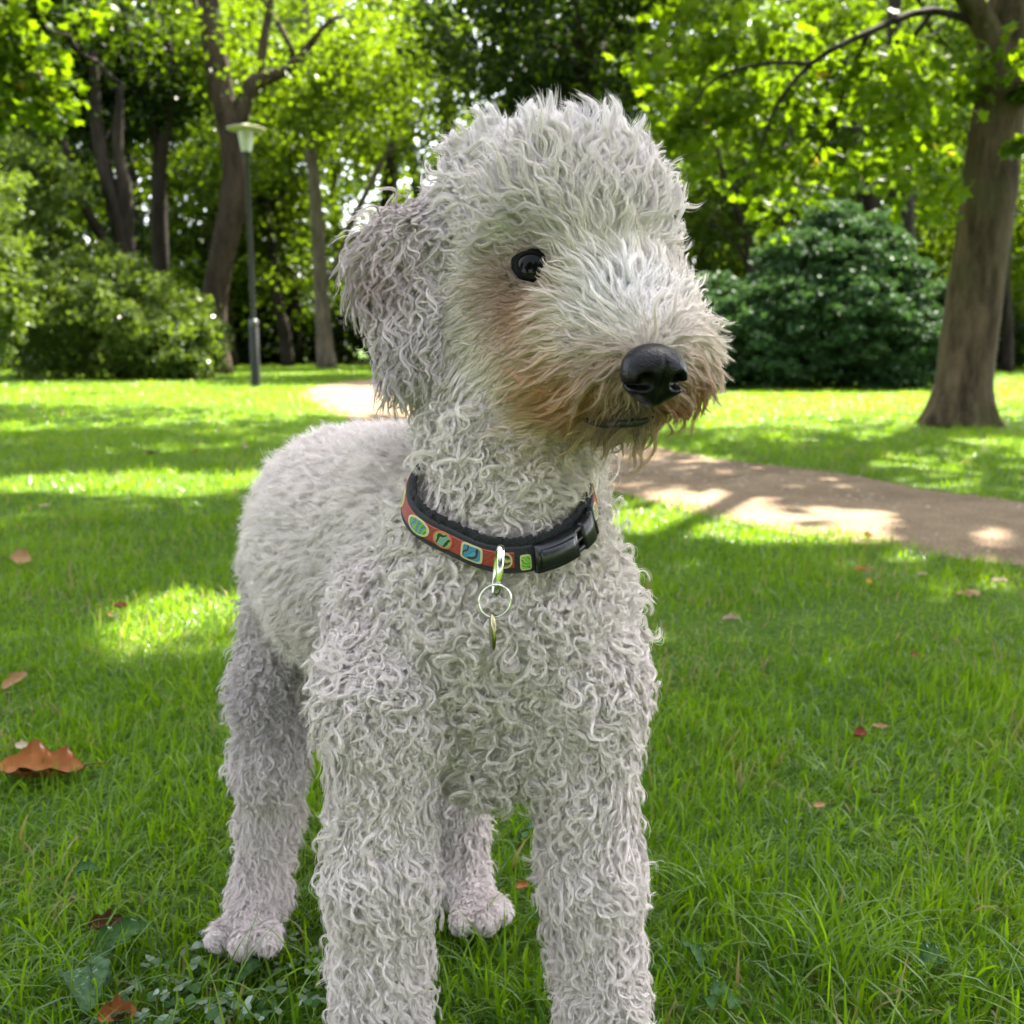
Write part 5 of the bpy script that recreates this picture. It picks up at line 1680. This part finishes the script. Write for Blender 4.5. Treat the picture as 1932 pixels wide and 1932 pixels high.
# clover mixed into the turf near the camera: nobody could count it
rc_ = np.random.default_rng(90)
cx_ = rc_.uniform(-1.3, 1.3, 6000); cy_ = rc_.uniform(.55, 1.25, 6000)
kk_ = (vnoise(np.stack([cx_, cy_], -1), 6, 91) > .62) & (np.abs(cx_) < .6 * cy_ + .3) & (path_dist(cx_, cy_) > .05)
cx_, cy_ = cx_[kk_], cy_[kk_]
cen = np.repeat(np.column_stack([cx_, cy_, rc_.uniform(.006, .022, len(cx_))]), 3, 0)
an_ = np.tile([0, 2.09, 4.19], len(cx_)) + np.repeat(rc_.uniform(0, 6, len(cx_)), 3)
sz_ = np.repeat(rc_.uniform(.006, .012, len(cx_)), 3)
cen[:, 0] += np.sin(an_) * sz_ * .55; cen[:, 1] -= np.cos(an_) * sz_ * .55
nr_ = unit(rc_.normal(size=cen.shape) * .3 + np.array([0, 0, 1.0]))
u_ = np.stack([np.cos(an_), np.sin(an_), 0 * an_], -1); u_ = unit(u_ - nr_ * np.sum(u_ * nr_, -1, keepdims=True)); w_ = np.cross(nr_, u_)
oct_ = np.array([(-.12, -.5), (-.42, -.05), (-.38, .34), (0, .42), (.38, .34), (.42, -.05), (.12, -.5)])
V = (cen[:, None] + sz_[:, None, None] * (oct_[None, :, :1] * u_[:, None] - oct_[None, :, 1:] * w_[:, None])).reshape(-1, 3)
F = (np.arange(len(cen))[:, None, None] * 7 + np.array([[0, 6, 5], [0, 5, 1], [1, 5, 4], [1, 4, 2], [2, 4, 3]])[None]).reshape(-1, 3)
tag(link('clover', mesh_np('clover', V, F, M_weed, False, {'tone': np.repeat(rc_.uniform(.1, .9, len(cen)), 5)})), kind='stuff')


# taller blades: tufts in the grass on the right and single blades before the paws
def tuft(label, px, py, n, hgt, spread, seed, wid=.0030, heading=None, mat=M_grass):
    rng = np.random.default_rng(seed)
    c = ground(px, py)
    t = thing('grass_tuft', label, 'grass tuft', c)
    V, F4, F3, tone, off = [], [], [], [], 0
    for k in range(n):
        az = rng.uniform(0, 6.28) if heading is None else heading + rng.normal(0, .7)
        d = np.array([math.cos(az), math.sin(az), 0]); s = np.array([-math.sin(az), math.cos(az), 0])
        tw = rng.normal(0, .6); s = s * math.cos(tw) + d * math.sin(tw)
        h = hgt * rng.uniform(.55, 1.2); ln = rng.uniform(.3, 1.25)
        r = np.append(rng.normal(0, spread, 2), -.002)
        S = 6
        for q in range(S + 1):
            u = q / S; a = ln * (.25 + 1.25 * u)
            p = r + d * h * u * math.sin(min(a, 1.8)) + np.array([0, 0, h * u * max(math.cos(min(a, 1.7)), .08)])
            w = wid * (1 - u ** 1.7) * .5 * (.6 + .4 * min(1, u * 3))
            V += [p - s * w, p + s * w]
            if q < S: F4.append([off + 2 * q, off + 2 * q + 1, off + 2 * q + 3, off + 2 * q + 2]); tone.append(0)
        tone[-S:] = [float(np.clip(rng.normal(.45, .25), 0, .93))] * S
        off += 2 * (S + 1)
    o = link('blades', mesh_np('blades', np.array(V), np.array(F4), mat, True, {'tone': np.array(tone)}), t)
    o['kind'] = 'stuff'


tuft('long arching dark grass tuft low on the right lawn', 1560, 1830, 60, .13, .020, 1, .0034)
tuft('small tuft of long grass right of the front leg', 1345, 1700, 34, .10, .018, 2)
tuft('tall grass tuft in the middle of the right lawn', 1560, 1480, 40, .085, .03, 3)
tuft('long grass blades at the bottom right corner', 1780, 1900, 50, .11, .05, 4)
tuft('long grass blades at the bottom left corner', 60, 1900, 50, .10, .05, 5)
tuft('dark upright grass blades before the left hind paw', 440, 1800, 9, .085, .022, 6, .0022)
tuft('dark upright grass blades before the right hind paw', 905, 1775, 8, .085, .022, 7, .0022)
tuft('grass tuft under the belly between the front legs', 930, 1880, 50, .08, .04, 8)
tuft('grass tuft just left of the front leg at the bottom edge', 470, 1905, 60, .09, .05, 9)
tuft('bright tuft of grass on the sunny patch behind the dog', 380, 1195, 40, .09, .05, 10)
